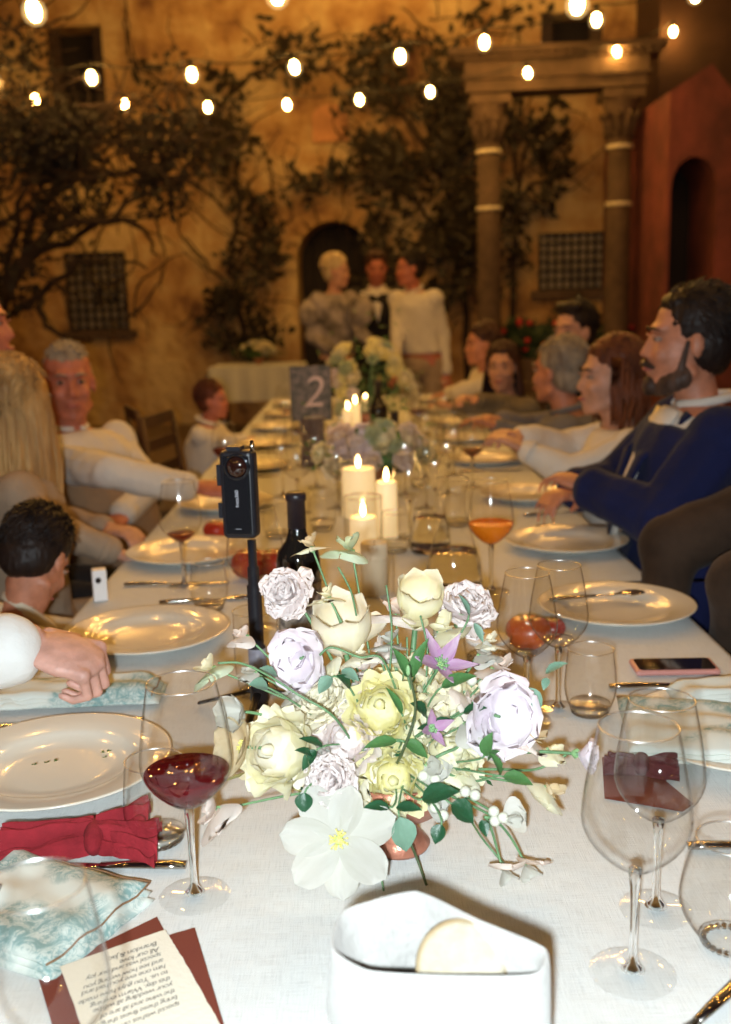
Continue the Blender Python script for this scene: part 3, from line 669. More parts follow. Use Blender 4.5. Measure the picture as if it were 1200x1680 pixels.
# burgundy card under knotted napkin
def card_poly(name, label, cat, corners, m, z=.0015, th=.0012, rag=0):
    C = [T(x, y) for x, y in corners]; c = sum(C, V()) / len(C); pts = []
    for i in range(len(C)):
        a, b = C[i] - c, C[(i + 1) % len(C)] - c
        for k in range(14 if rag else 1):
            p = a.lerp(b, k / 14); pts.append((p.x + rnd.uniform(-rag, rag), p.y + rnd.uniform(-rag, rag)))
    t = thing(name, label, cat, (c.x, c.y, ZT + z)); g = G(); g.prism(pts, 0, th); g.mk('sheet', m, t, smooth=False); return t
card_poly('menu_card', 'burgundy card lying under the knotted red napkin', 'card', [(30, 1357), (245, 1328), (252, 1395), (20, 1410)], M_bur)
M_redc = mat('red_gauze', (.26, .012, .02), .95, bump=1, bscale=190, var=.3, vscale=30)
rn = T(140, 1395); t = thing('napkin', 'red crinkled gauze napkin tied with a band on the burgundy card', 'napkin', rn + V((0, 0, .004)), rz=math.radians(7))
def gauze(x0, x1, w0, w1, h, seed, bow=0):
    g = G()
    def f(u, v):
        x = x0 + (x1 - x0) * u; w_ = w0 + (w1 - w0) * u ** .7; y = (v - .5) * 2 * w_ + bow * u
        e = math.sin(PI * v) ** .6
        wob = math.sin(v * 26 + seed + 2 * noise.noise(V((u * 3, v * 2, seed)))) * .006 + math.sin(v * 47 + seed * 2 + u * 3) * .003
        return V((x + .008 * noise.noise(V((y * 22, seed, 0))), y, max(.0015, h * e * (1 - .35 * u * abs(math.sin(v * 5 + seed))) + wob * (.4 + u) + .006 * noise.noise(V((x * 30, y * 30, seed))))))
    g.grid(f, 30, 60); return g
gauze(.015, .070, .022, .062, .036, 1, .020).mk('fan', M_redc, t); gauze(.012, -.088, .020, .040, .034, 4, -.008).mk('fan', M_redc, t); gauze(.02, .085, .018, .042, .026, 7, -.022).mk('fan', M_redc, t)
g = G(); g.ell((.013, -.006, .015), (.013, .027, .019), n=16, m=10); g.mk('band', M_redc, t)
g=T(305, 1424); knife(T(306, 1426), math.radians(180) + math.radians(-3), 'steel knife beside the red gauze napkin')
knife(T(236, 1186), math.radians(180), 'steel knife lying above the parsley plate', nm='knife'); 
# near fork and spoon cropped at the left edge
M_sdark = M_silver
knife(T(36, 1560) + V((0, 0, .004)), math.radians(200), 'dark reflecting spoon handle cut by the left edge', nm='spoon')
knife(T(4, 1500) + V((0, 0, .024)), math.radians(176), 'gilt reflecting fork resting on the nearest napkin', nm='fork')
# letter
card_poly('envelope', 'brick red envelope under the handwritten letter', 'envelope', [(62, 1602), (258, 1507), (330, 1640), (400, 1760), (150, 1900)], M_bur, .001)
card_poly('envelope', 'second brick red card fanned out right of the letter', 'envelope', [(262, 1545), (320, 1528), (385, 1745), (300, 1760)], M_bur, .003)
lt = card_poly('letter', 'deckle edged letter in black handwriting turned towards the guest', 'letter', [(100, 1594), (272, 1533), (300, 1580), (388, 1735), (190, 1850)], M_paper, .0048, .0008, .0006)
p1, p2 = T(170, 1568), T(272, 1534); dirx = (p1 - p2).normalized(); ang = math.atan2(dirx.y, dirx.x)
lines = ['special wishes on a day', 'bring these finest things', 'the wine and all are of', 'your wedding all will be', 'this day. Warm evening', 'to us. You guys have made', 'him one eve you had and', 'and see how wrong you', 'special was and our joy', 'All our love', 'Brandon & Jac']
M_ink = mat('black_ink', (.02, .02, .025), .7)
step = .0096; downv = V((-dirx.y, dirx.x, 0)) * -1
st = (p2 + V((0, 0, 0)))
for k, s in enumerate(reversed(lines)):
    cu = bpy.data.curves.new('handwriting', 'FONT'); cu.body = s; cu.size = .0092 if k > 1 else .0098; cu.shear = .35; cu.space_character = .86; cu.align_x = 'LEFT'; cu.offset = -.00005; cu.resolution_u = 2; cu.space_word = .9
    cu.materials.append(M_ink); o = textmesh('handwriting', cu, lt)
    # text right way up for the guest sitting opposite the photographer
    up = V((-dirx.y, dirx.x, 0)); 
    p = p2 + dirx * (.010 + .004 * rnd.random()) - up * (-1) * 0 
    p = p2 + dirx * .012 + (-up if (-up).y < 0 else up) * 0 + V((0, 0, 0))
    inw = V((dirx.y, -dirx.x, 0)); inw = inw if inw.y < 0 else -inw
    p = p2 + dirx * (.013 + .0012 * k) + inw * (.014 + step * k)
    q = p - V(lt.location); o.location = (q.x, q.y, .0012); o.rotation_euler = (0, 0, ang + rnd.uniform(-.02, .02))
# ---------- glasses near
wine_glass(T(320, 1470), 'large wine glass half full of red wine at left', 'red', .099 + .042, RED, H=.235, rb=.047, rr=.0345, stem=.100)
wine_glass(T(1038, 1597), 'empty large wine glass nearest the camera at right', 'big', H=.238, rb=.048, rr=.034, stem=.102, foot=.039)
wine_glass(T(1076, 1492), 'empty wine glass standing just behind the nearest right one', 'mid', H=.222, rb=.0435, rr=.031, stem=.096, foot=.036)
tumbler(T(1196, 1548), 'stemless bulging water glass cut by the right edge', 'bulge', H=.108, rb=.047, rr=.033, base=.027)
tumbler(T(262, 1380), 'water glass behind the red wine glass beside the gauze napkin', 't', fill=.014)
p = T(92, 2010); p = Yp(92, 1640, .66); wine_glass(V((p.x, .64, ZT)), 'blurred empty wine glass closest to the lens over the letter', 'blur', H=.222, rb=.045, rr=.034, stem=.096)
# bottom right plate and knife
knife(T(1236, 1600), math.radians(222), 'dark steel knife at the bottom right corner', L=.24)
knife(T(1128, 1394) , math.radians(-4), 'dark fork handle behind the stemless glass', nm='fork')

# ---------- bread bag
def bag():
    c = T(722, 1545, .89); c = V((c.x, c.y, ZT))
    top = [T(683, 1462, .905), T(785, 1508, .900), T(896, 1556, .893), T(876, 1598, .886), T(740, 1600, .880), T(606, 1592, .883), T(547, 1556, .888), T(554, 1510, .896), T(578, 1487, .899)]
    t = thing('bread_bag', 'folded white linen bread bag standing open in the foreground', 'bread bag', c)
    N = 64; m = len(top); 
    def cr(i, u):
        P = [top[(i + k) % m] for k in (-1, 0, 1, 2)]
        a = P[1].lerp(P[2], u); b = .5 * ((2 * P[1]) + (P[2] - P[0]) * u + (2 * P[0] - 5 * P[1] + 4 * P[2] - P[3]) * u * u + (3 * P[1] - 3 * P[2] + P[3] - P[0]) * u ** 3)
        return a.lerp(b, .55)
    R = [cr(int(m * k / N), m * k / N - int(m * k / N)) for k in range(N)]; ctr = sum(R, V()) / N
    g = G(); rings = []
    def ring(s, z, jit, amp=1):
        out = []
        for k in range(N):
            p = R[k]; d = V((p.x - ctr.x, p.y - ctr.y, 0)); q = V((ctr.x, ctr.y, 0)) + d * s
            zz = ZT + (p.z - ZT) * z
            q.z = zz; wv = noise.noise(V((d.x * 22, d.y * 22, zz * 16 + jit))) * .006 * amp
            q += d.normalized() * wv; out.append(q - c)
        return out
    # outside: folded down cuff, then the body below
    outer = [ring(1.0, 1.0, 0, .1), ring(1.012, .992, 0, .3), ring(1.02, .93, 0, .8), ring(1.03, .80, 1, 1.2), ring(1.03, .62, 1, 1.4), ring(1.02, .46, 1, 1.4), ring(1.005, .43, 1, .8)]
    G().rings(outer, False).mk('cuff', M_wlinen, t)
    G().rings([ring(.985, .50, 2), ring(.97, .36, 2), ring(.95, .18, 3), ring(.92, .05, 3), ring(.86, .004, 3)], False).mk('body', M_wlinen, t)
    G().rings([ring(1.0, 1.0, 0, .1), ring(.988, .99, 4, .3), ring(.965, .93, 4, 1), ring(.93, .8, 5, 2.0), ring(.88, .6, 5, 2.4), ring(.84, .35, 6, 2.0), ring(.80, .06, 6), ring(.3, .03, 6), ring(.02, .03, 6, 0)], False).mk('lining', M_wlinen, t)
    e = G(); e.tube([p + V((0, 0, -.001)) for p in outer[6]] + [outer[6][0]], .0016, 6).mk('hem', M_wlinen, t)
    # corner seam crease
    b = T(758, 1592, .866) + V((0, .004, 0)); br = thing('bread_slice', 'round pale bread slice showing inside the white bag', 'bread', b)
    gb = G(); R3 = Matrix.Rotation(math.radians(-62), 3, 'X')
    gb.lathe([(.0005, -.006), (.028, -.0062), (.031, -.005), (.0325, -.001), (.0325, .003), (.031, .006), (.028, .0068), (.0005, .0062)], 40, close=True); gb.v = [tuple(R3.transposed() @ V(p)) for p in gb.v]
    gb.mk('crumb', mat('bread_crumb', (.38, .345, .27), .9, bump=.8, bscale=220, col2=(.33, .29, .21), vscale=60), br)
    gc = G(); gc.lathe([(.0315, -.0066), (.0336, -.004), (.0342, 0), (.0336, .005), (.0315, .0074)], 40); gc.v = [tuple(R3.transposed() @ V(p)) for p in gc.v]
    gc.mk('crust', mat('bread_crust', (.40, .31, .18), .7, bump=.5, bscale=90), br)
bag()

# ---------- right near plate with toile napkin, burgundy card
plate(T(1215, 1215), 'right plate carrying toile napkins beside the phone', 1.02)
toile_napkin(T(1160, 1218) + V((.02, -.01, .018)), math.radians(-9), 'green toile napkin spread on the right plate behind the wine glasses', .27, .19, .020, 8)
toile_napkin(T(1190, 1168) + V((.03, .0, .012)), math.radians(4), 'rolled toile napkin lying behind the right toile plate', .22, .07, .034, 12)
card_poly('menu_card', 'burgundy card seen through the right wine glasses', 'card', [(988, 1245), (1040, 1240), (1138, 1322), (1120, 1334), (992, 1312)], M_bur)
rn2 = T(1052, 1272); t = thing('napkin', 'dark plum gauze napkin lying behind the right wine glasses', 'napkin', rn2 + V((0, 0, .004)), rz=math.radians(-14))
M_plum = mat('plum_gauze', (.10, .018, .022), .95, bump=1, bscale=190, var=.3, vscale=30)
gauze(0, .045, .012, .024, .020, 2).mk('fan', M_plum, t); gauze(0, -.045, .012, .020, .018, 5).mk('fan', M_plum, t); G().ell((0, 0, .012), (.012, .02, .014)).mk('band', M_plum, t)
# phone
ph = T(1106, 1100); t = thing('phone', 'face up black smartphone in a pink case on the right', 'phone', ph + V((0, 0, .0012)), rz=math.radians(-2))
W, D = .135, .062
bevel(G().box((0, 0, .0052), (W, D, .0095)).mk('case', mat('pink_case', (.55, .25, .22), .4), t, smooth=False), .006, 3, 80)
G().prism([(-W / 2 + .005 + .004 * (1 if (x, y) in () else 0), 0) for x, y in ()] or [(-.0615, -.022), (-.057, -.0265), (.057, -.0265), (.0615, -.022), (.0615, .022), (.057, .0265), (-.057, .0265), (-.0615, .022)], .0101, .0106).mk('screen', mat('phone_screen', (.01, .008, .01), .06, coat=1), t, smooth=False)
ph2 = T(1075, 1128); knife(T(1000, 1131), math.radians(0), 'dark steel knife under the phone beside the toile napkin')
plate(T(1011, 1006), 'empty ivory plate with a spoon behind the phone', 1.0)
knife(T(912, 1004) + V((-.01, .01, .018)), math.radians(10), 'spoon resting across the plate behind the phone', nm='spoon')
# tumbler and glasses centre right
tumbler(T(968, 1170), 'water glass with a little water in front of the phone', 't', fill=.018)
wine_glass(T(940, 1185) + V((-.012, .05, 0)), 'tall wine glass right of the flowers with a rim of water', 'mid', .112, WAT, H=.222, rb=.0435, rr=.031, stem=.096, foot=.036)
wine_glass(T(872, 1200) + V((0, .04, 0)), 'wine glass right behind the flowers before the tomato', 'mid', .106, WAT, H=.222, rb=.0435, rr=.031, stem=.096, foot=.036)
vt = T(800, 1085); t = thing('votive_glass', 'low glass votive with a white wax top behind the flowers', 'votive candle', vt)
G().lathe([(.03, 0), (.036, .004), (.040, .03), (.042, .045)], 32).mk('cup', TG, t); G().lathe([(.0005, .035), (.036, .036), (.038, .040), (.034, .044), (.0005, .044)], 30, close=True).mk('wax', mat('white_wax', (.8, .8, .78), .5), t)
g = G(); 
for k in range(20): a = 2 * PI * k / 20; g.ell((.031 * math.cos(a), .031 * math.sin(a), .008), (.004, .004, .006), n=6, m=5)
g.mk('beads', M_glass, t)
# tomatoes
M_tom = mat('tomato_red', (.42, .03, .015), .22, coat=.4, var=.25, vscale=20); M_org = mat('orange_tomato', (.50, .09, .02), .25, coat=.4, var=.2, vscale=20)
def tomato(loc, r, label, m=M_tom):
    t = thing('tomato', label, 'tomato', loc + V((0, 0, .001)), 'tomatoes scattered on the table')
    g = G(); g.grid(lambda u, v: (lambda a, b: V((r * math.sin(a) * math.cos(b) * (1 + .04 * math.cos(5 * b)), r * math.sin(a) * math.sin(b) * (1 + .04 * math.cos(5 * b)), r * .8 + r * .8 * math.cos(a) * (1 - .25 * math.exp(-(a / .45) ** 2)))))(PI * u, 2 * PI * v), 18, 30)
    g.mk('flesh', m, t); s = G()
    for k in range(5): a = 2 * PI * k / 5; s.tube([(0, 0, r * 1.3), (r * .25 * math.cos(a), r * .25 * math.sin(a), r * 1.42), (r * .5 * math.cos(a), r * .5 * math.sin(a), r * 1.5)], [.003, .003, .0005], 5, flat=.4)
    s.mk('calyx', mat('parsley_green', (.07, .13, .03), .6), t)
tomato(T(866, 1066), .040, 'orange red tomato seen through the glasses right of the flowers', M_org)
tomato(T(904, 1050), .026, 'small dark red tomato behind the tall right glass')
tomato(T(355, 886), .034, 'flat red tomato beside the left wine glass')
tomato(T(412, 950), .045, 'red tomato left of the tripod pole'); tomato(T(452, 948), .043, 'red tomato behind the tripod pole near the bottle')
# white box near the child
bx = T(166, 985); t = thing('charger_box', 'small white upright box on the left table edge near the child', 'box', bx + V((0, 0, .0012)), rz=.3)
bevel(G().box((0, 0, .034), (.03, .03, .068)).mk('shell', mat('white_plastic', (.8, .8, .8), .4), t, smooth=False), .003)
G().lathe([(.0005, 0), (.006, 0), (.006, .003), (.0005, .003)], 14, close=True).xf(Matrix.Translation((-.003, -.0155, .047)) @ Matrix.Rotation(PI / 2, 4, 'X')).mk('socket', M_iron, t)

# ---------- left middle
plate(T(245, 1049), 'left plate behind the reaching hand', 1.0)
toile_napkin(T(128, 1150) + V((.0, 0, .008)), math.radians(3), 'blue green toile napkin under the reaching hand', .25, .085, .022, 21)
knife(T(262, 992), math.radians(8), 'fork behind the left plate', nm='fork')
tumbler(T(345, 1000), 'water glass on the left between plates', 't', fill=.016)
wine_glass(T(303, 962), 'left wine glass with a little dark wine', 'red', .122, AMB, H=.235, rb=.047, rr=.0345, stem=.100)
tumbler(T(425, 1135), 'tall clear glass in front of the tripod', 'tall', H=.135, rb=.036, rr=.035, base=.03)
wine_glass(T(425, 1030), 'big balloon wine glass behind the tripod pole', 'balloon', H=.235, rb=.055, rr=.04, stem=.09)
plate(T(309, 915), 'left plate beside the tomatoes'); plate(T(372, 833), 'left plate near the white sleeved hand')
knife(T(205, 962), math.radians(-2), 'knife between the two left plates near the white box')
knife(T(1010, 1180), math.radians(80), 'knife standing beside the right toile plate') if False else None

# ---------- tripod with action camera
tp = T(428, 1180); t = thing('tripod_camera', 'black pocket camera on a slim tripod stick rising from the table', 'camera tripod', tp)
M_blk = mat('black_anodised', (.012, .012, .016), .35, bump=.2, bscale=300); M_blkg = mat('black_gloss', (.01, .01, .012), .08)
tz = lambda py: (Yp(428, py, tp.y).z - ZT)
h0, h1, h2, h3 = tz(1060), tz(960), tz(930), tz(885)
G().lathe([(.0125, .02), (.0125, h0), (.0105, h0 + .001), (.0105, h1), (.0085, h1 + .001), (.0085, h2), (.0065, h2 + .001), (.0065, h3)], 20, close=True).mk('pole', M_blk, t)
G().lathe([(.014, .03), (.0145, .034), (.0145, .055), (.014, .058)], 20, close=True).mk('collar', M_blkg, t)
G().lathe([(.0128, h0 * .72), (.0135, h0 * .72), (.0135, h0 * .72 + .03), (.0128, h0 * .72 + .03)], 20, close=True).mk('clip', mat('grey_plastic', (.25, .25, .3), .4), t)
for a in (150, 262, 25):
    a = math.radians(a); d = V((math.cos(a), math.sin(a), 0)); 
    G().tube([d * .01 + V((0, 0, .045)), d * .055 + V((0, 0, .028)), d * .115 + V((0, 0, .006))], [.006, .0055, .0045], 8, flat=.6).mk('leg', M_blk, t)
bd = link('camera_body', None, t, loc=(-.013, 0, h3)); bd.rotation_euler = (0, 0, math.radians(-12))
W, H, D = .050, .127, .030
bevel(G().box((0, 0, H / 2 + .004), (W, D, H)).mk('housing', M_blk, bd, smooth=False), .008, 3)
bevel(G().box((.001, -D / 2 - .001, H / 2 + .004), (W - .012, .004, H - .014)).mk('screen_frame', M_blkg, bd, smooth=False), .004, 3)
g = G(); g.ell((.003, -D / 2 - .002, H - .018), (.0155, .009, .0155), n=24, m=14); g.mk('lens', mat('lens_glass', (.02, .006, .004), .03, coat=1), bd)
G().lathe([(.0155, 0), (.019, 0), (.019, .004), (.0155, .004)], 28, c=(0, 0, 0)).xf(Matrix.Translation((.003, -D / 2 - .002, H - .018)) @ Matrix.Rotation(PI / 2, 4, 'X')).mk('lens_ring', M_blkg, bd)
G().tube([(.021, 0, H), (.021, 0, H + .017)], .0032, 8).mk('antenna', M_silver, bd)
G().box((-W / 2 - .003, 0, H * .75), (.006, .016, .03)).mk('latch', M_blk, bd, smooth=False); G().box((-W / 2 - .003, 0, H * .35), (.006, .016, .022)).mk('latch', M_blk, bd, smooth=False)
G().box((-.004, 0, H + .006), (.02, .02, .006)).mk('hinge', M_blk, bd, smooth=False)
for s, z, sz, al in (('Insta360', H * .5, .0072, 1), ('—', H * .16, .008, 0)):
    cu = bpy.data.curves.new('marking', 'FONT'); cu.body = s; cu.size = sz; cu.align_x = 'CENTER'; cu.align_y = 'CENTER'; cu.materials.append(mat('grey_print', (.5, .5, .55), .5))
    o = textmesh('marking', cu, bd, loc=(.001, -D / 2 - .0034, z)); o.rotation_euler = (PI / 2, -PI / 2 if al else 0, 0)
# ---------- bottles
M_bot = mat('dark_bottle_glass', (.012, .010, .008), .06, coat=1); M_foil = mat('black_foil', (.02, .014, .018), .35); M_lab = mat('bottle_label', (.06, .05, .05), .7, col2=(.5, .45, .38), vscale=90)
def bottle(loc, label, H=.30, r=.037, green=False):
    t = thing('wine_bottle', label, 'bottle', loc + V((0, 0, .001)), 'wine bottles on the long table')
    G().lathe([(.001, .004), (r - .005, 0), (r, .004), (r, H * .62), (r * .92, H * .67), (r * .55, H * .73), (.0155, H * .78), (.0145, H * .97)], 28, close=True).mk('body', M_bot, t)
    G().lathe([(.0152, H * .80), (.0156, H * .80), (.0152, H * .95), (.0172, H * .955), (.0172, H * .985), (.015, H), (.001, H)], 20, close=True).mk('foil', M_foil, t)
    G().lathe([(r + .0005, H * .16), (r + .0006, H * .5)], 28).mk('label', M_lab, t); return t
bp = T(497, 1092); bottle(bp, 'dark wine bottle behind the pale flowers near the tripod')
# ---------- candles
def candle(loc, h, r, label, lit=True, jar=None, group='pillar candles on the table'):
    t = thing('pillar_candle', label, 'candle', loc + V((0, 0, .001)), group)
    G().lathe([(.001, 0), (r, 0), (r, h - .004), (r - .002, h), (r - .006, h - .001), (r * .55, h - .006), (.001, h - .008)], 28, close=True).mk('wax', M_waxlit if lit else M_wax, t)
    G().tube([(0, 0, h - .009), (.001, 0, h + .004)], .0009, 5).mk('wick', M_iron, t)
    if lit: G().lathe([(.0003, h + .0), (.0045, h + .006), (.0062, h + .013), (.0048, h + .023), (.002, h + .031), (.0003, h + .036)], 12, close=True).mk('flame', M_flame, t)
    if jar: 
        j = thing('candle_jar', label.replace('candle', 'candle jar') if 'candle' in label else label + ' jar', 'glass jar', loc + V((0, 0, .0005)), 'glass jars round the candles')
        G().lathe([(jar[0] - .002, .001), (jar[0], .004), (jar[0], jar[1])], 36).mk('side', TG, j); G().lathe([(jar[0] - .001, jar[1] - .001), (jar[0] + .001, jar[1]), (jar[0] - .001, jar[1] + .001)], 36, close=False).mk('rim', M_glass, j)
    return t
def candle_px(px, rowtop, y, wpx, label, lit=True, jar=None):
    p = Yp(px, rowtop, y); r = wpx / 2 * math.hypot(y, .6) * .97 / 1700; h = p.z - ZT
    jr = None if not jar else (r + jar[0], h + jar[1]); candle(V((p.x, y, ZT)), h, r, label, lit, jr)
candle_px(614, 890, 2.12, 46, 'unlit ivory pillar candle just behind the flowers', False, (.012, -.03))
candle_px(596, 848, 2.48, 46, 'lit pillar candle in the nearest glass jar', True, (.013, .05))
candle_px(634, 790, 2.67, 36, 'tall slim lit pillar candle right of the jar candle', True)
candle_px(588, 768, 2.95, 56, 'wide lit pillar candle in front of the middle flowers', True, (.012, .03))
for i, (px, row, y, wpx) in enumerate(((553, 722, 3.6, 22), (571, 672, 4.6, 18), (583, 662, 4.75, 18), (600, 655, 5.6, 14))):
    candle_px(px, row, y, wpx, 'small lit candle ' + ('left of the middle flowers', 'left one of the pair behind the table number', 'right one of the pair behind the table number', 'farthest down the table')[i], True)
for i, (px, row, y) in enumerate(((655, 735, 3.0), (690, 742, 3.0))): pass

# ---------- carafes
def carafe(loc, label, H=.24, r=.058):
    t = thing('carafe', label, 'carafe', loc + V((0, 0, .001)), 'clear water carafes on the table')
    pr = [(r * .9, .002), (r, .012), (r * .92, H * .25), (r * .6, H * .55), (r * .40, H * .75), (r * .42, H * .88), (r * .55, H)]
    P = []; 
    for i in range(len(pr) - 1):
        for k in range(4): u = k / 4; P.append((pr[i][0] + (pr[i + 1][0] - pr[i][0]) * u, pr[i][1] + (pr[i + 1][1] - pr[i][1]) * u))
    P.append(pr[-1]); G().lathe(P, 40).mk('side', TG, t); G().lathe([(.001, .001), (r * .88, .001), (r * .9, .006), (.001, .009)], 32, close=True).mk('base', M_glass, t)
    G().lathe([(pr[-1][0] - .0006, H - .001), (pr[-1][0] + .001, H), (pr[-1][0] - .0006, H + .001)], 36).mk('rim', M_glass, t)
    me = liq_mesh(label, P, H * .38, .01, WATR, .003); link('water', me, t); return t
carafe(T(745, 975), 'clear conical carafe behind the flowers at centre right', .245, .062)
carafe(T(706, 905), 'second clear carafe left of the conical one', .23, .052)
wine_glass(T(812, 975) + V((-.005, .02, 0)), 'wine glass of orange spritz behind the right flowers', 'big', .150, ORG, H=.238, rb=.048, rr=.034, stem=.102, foot=.039)
# right plates
plate(T(930, 897), 'right plate beside the orange drink'); plate(T(868, 818), 'right plate before the blazer sleeve'); 
knife(T(880, 866), math.radians(-4), 'knife between the plates before the blazer sleeve'); knife(T(860, 848), math.radians(14), 'fork before the third right plate', nm='fork')
knife(T(1010, 962), math.radians(3), 'knife behind the plate holding the spoon')
# table number card
cp = Yp(512, 690, 3.9); t = thing('table_number', 'dark mottled table number card with a pale number 2', 'table number', V((cp.x, 3.9, ZT)), rz=math.radians(3))
cz = Yp(512, 690, 3.9).z - ZT; hh = Yp(512, 600, 3.9).z - ZT
M_card = mat('mottled_print', (.035, .045, .035), .6, col2=(.22, .17, .15), vscale=38)
bevel(G().box((0, 0, (max(cz, .01) + hh) / 2), (.155, .008, hh - max(cz, .01))).mk('board', M_card, t, smooth=False), .002)
G().box((0, .02, max(cz, .01) / 2 + .004), (.09, .05, max(cz, .01) + .008)).mk('stand', M_wood, t, smooth=False)
cu = bpy.data.curves.new('number', 'FONT'); cu.body = '2'; cu.size = .165; cu.align_x = 'CENTER'; cu.align_y = 'CENTER'; cu.shear = .2; cu.extrude = .001; cu.offset = -.001; cu.materials.append(mat('pale_pink_paint', (.62, .45, .40), .6))
o = textmesh('number', cu, t, loc=(.006, -.0055, (cz + hh) / 2)); o.rotation_euler = (PI / 2, 0, 0)
ba = Yp(622, 700, 4.2); bottle(V((ba.x, 4.2, ZT)), 'tall dark wine bottle right of the middle flowers')
ba = Yp(645, 700, 3.95); bottle(V((ba.x + .0, 3.75, ZT)), 'short dark bottle beside the middle flowers', .22, .036)

# ---------- far settings, both sides
ords = ['fourth', 'fifth', 'sixth', 'seventh', 'eighth', 'last']
k = 0
for y in (3.9, 4.55, 5.2, 5.85, 6.5):
    for s in (-1, 1):
        side = 'left' if s < 0 else 'right'; x = .03 + s * .44
        plate(V((x, y, ZT)), '%s %s hand plate counted from the camera, blurred' % (ords[k], side), .95)
        wine_glass(V((x - s * .20 + rnd.uniform(-.02, .02), y + .10, ZT)), 'distant wine glass beside the %s %s hand plate' % (ords[k], side), 'big', .135 if rnd.random() < .35 else None, RED, H=.238, rb=.048, rr=.034, stem=.102, foot=.039)
        tumbler(V((x - s * .17, y + .22, ZT)), 'distant water glass beyond the %s %s hand plate' % (ords[k], side), 't', fill=.018)
        knife(V((x - .12, y - .22, ZT)), rnd.uniform(-.1, .1), 'knife before the %s %s hand plate' % (ords[k], side), nm='knife')
    k += 1
for i, (px, row, fl_, fm, lab) in enumerate(((372, 800, .135, RED, 'wine glass of red wine beside the white cuff'), (490, 842, None, None, 'empty wine glass left of the middle candles'), (465, 815, None, None, 'empty wine glass behind the black camera'),
        (700, 835, None, None, 'empty wine glass right of the tall candle'), (735, 812, None, None, 'empty wine glass beyond the carafes'), (775, 800, .128, RED, 'wine glass with dark wine held near the white blouse'),
        (665, 812, None, None, 'wine glass just right of the candle flames'), (520, 800, None, None, 'wine glass before the middle flowers'), (728, 700, .13, RED, 'red wine glass near the standing man in white'), (470, 715, .13, RED, 'red wine glass left of the table number'))):
    wine_glass(T(px, row), lab, 'big' if i % 2 else 'mid', fl_, fm, **(dict(H=.238, rb=.048, rr=.034, stem=.102, foot=.039) if i % 2 else dict(H=.222, rb=.0435, rr=.031, stem=.096, foot=.036)))
for i, (px, row) in enumerate(((650, 905), (672, 880), (715, 858), (690, 800), (745, 780), (555, 835), (530, 870), (455, 770), (500, 765), (640, 735), (690, 735), (730, 745), (560, 715), (470, 770), (660, 700))):
    where = ('beside the unlit pillar', 'behind the unlit pillar on the right', 'between carafe and orange drink', 'behind the slim candle', 'far behind the carafes', 'left of the jar candle', 'behind the dark bottle', 'behind the black camera top', 'before the table number', 'right of the second flowers', 'further right of the second flowers', 'before the red wine on the right', 'under the second flowers', 'left of the second flowers', 'beyond the second flowers')[i]
    if i % 3: wine_glass(T(px, row), 'clear empty wine glass ' + where, 'mid', None, None, H=.222, rb=.0435, rr=.031, stem=.096, foot=.036)
    else: tumbler(T(px, row), 'clear water glass ' + where, 't', fill=.03)
tumbler(T(752, 862), 'water glass behind the carafes', 't', fill=.018); tumbler(T(455, 882), 'water glass behind the tripod pole', 't', fill=.018)
# ================================================================== PEOPLE
def skin(name, c): return mat('skin_' + name, c, .5, bump=.3, bscale=160, var=.26, vscale=34, sss=.12)
SK = skin('warm', (.52, .215, .125)); SKR = skin('ruddy', (.50, .165, .10)); SKF = skin('pink', (.62, .34, .27)); SKP = skin('pale', (.56, .29, .19))
M_eye = mat('eye_white', (.30, .22, .18), .35); M_iris = mat('iris_dark', (.03, .018, .012), .1); M_lip = mat('lip', (.34, .09, .075), .45)
def hairm(name, c, c2): return mat('hair_' + name, c, .5, bump=1, bscale=60, col2=c2, vscale=26, stretch=(1, 1, .16), spec=.25)
H_dark = hairm('dark', (.022, .013, .010), (.008, .005, .005)); H_red = hairm('auburn', (.17, .055, .022), (.07, .022, .012)); H_grey = hairm('grey', (.36, .31, .24), (.18, .14, .11))
H_blond = hairm('blond', (.56, .34, .13), (.24, .125, .045)); H_brown = hairm('brown', (.07, .03, .018), (.03, .013, .01)); H_plat = hairm('platinum', (.62, .50, .30), (.40, .28, .14))
def wear(name, c, var=.2, bs=26): return mat('cloth_' + name, c, .9, bump=.35, bscale=bs, var=var, vscale=10, sheen=.05, spec=.2)
def etube(g, pts, wds, dps, r, f, n=18):
    rs = [[V(p) + r * (a * math.cos(2 * PI * k / n)) + f * (b * math.sin(2 * PI * k / n)) for k in range(n)] for p, a, b in zip(pts, wds, dps)]
    g.rings(rs)
def mixp(a, b, t): return V(a).lerp(V(b), t)
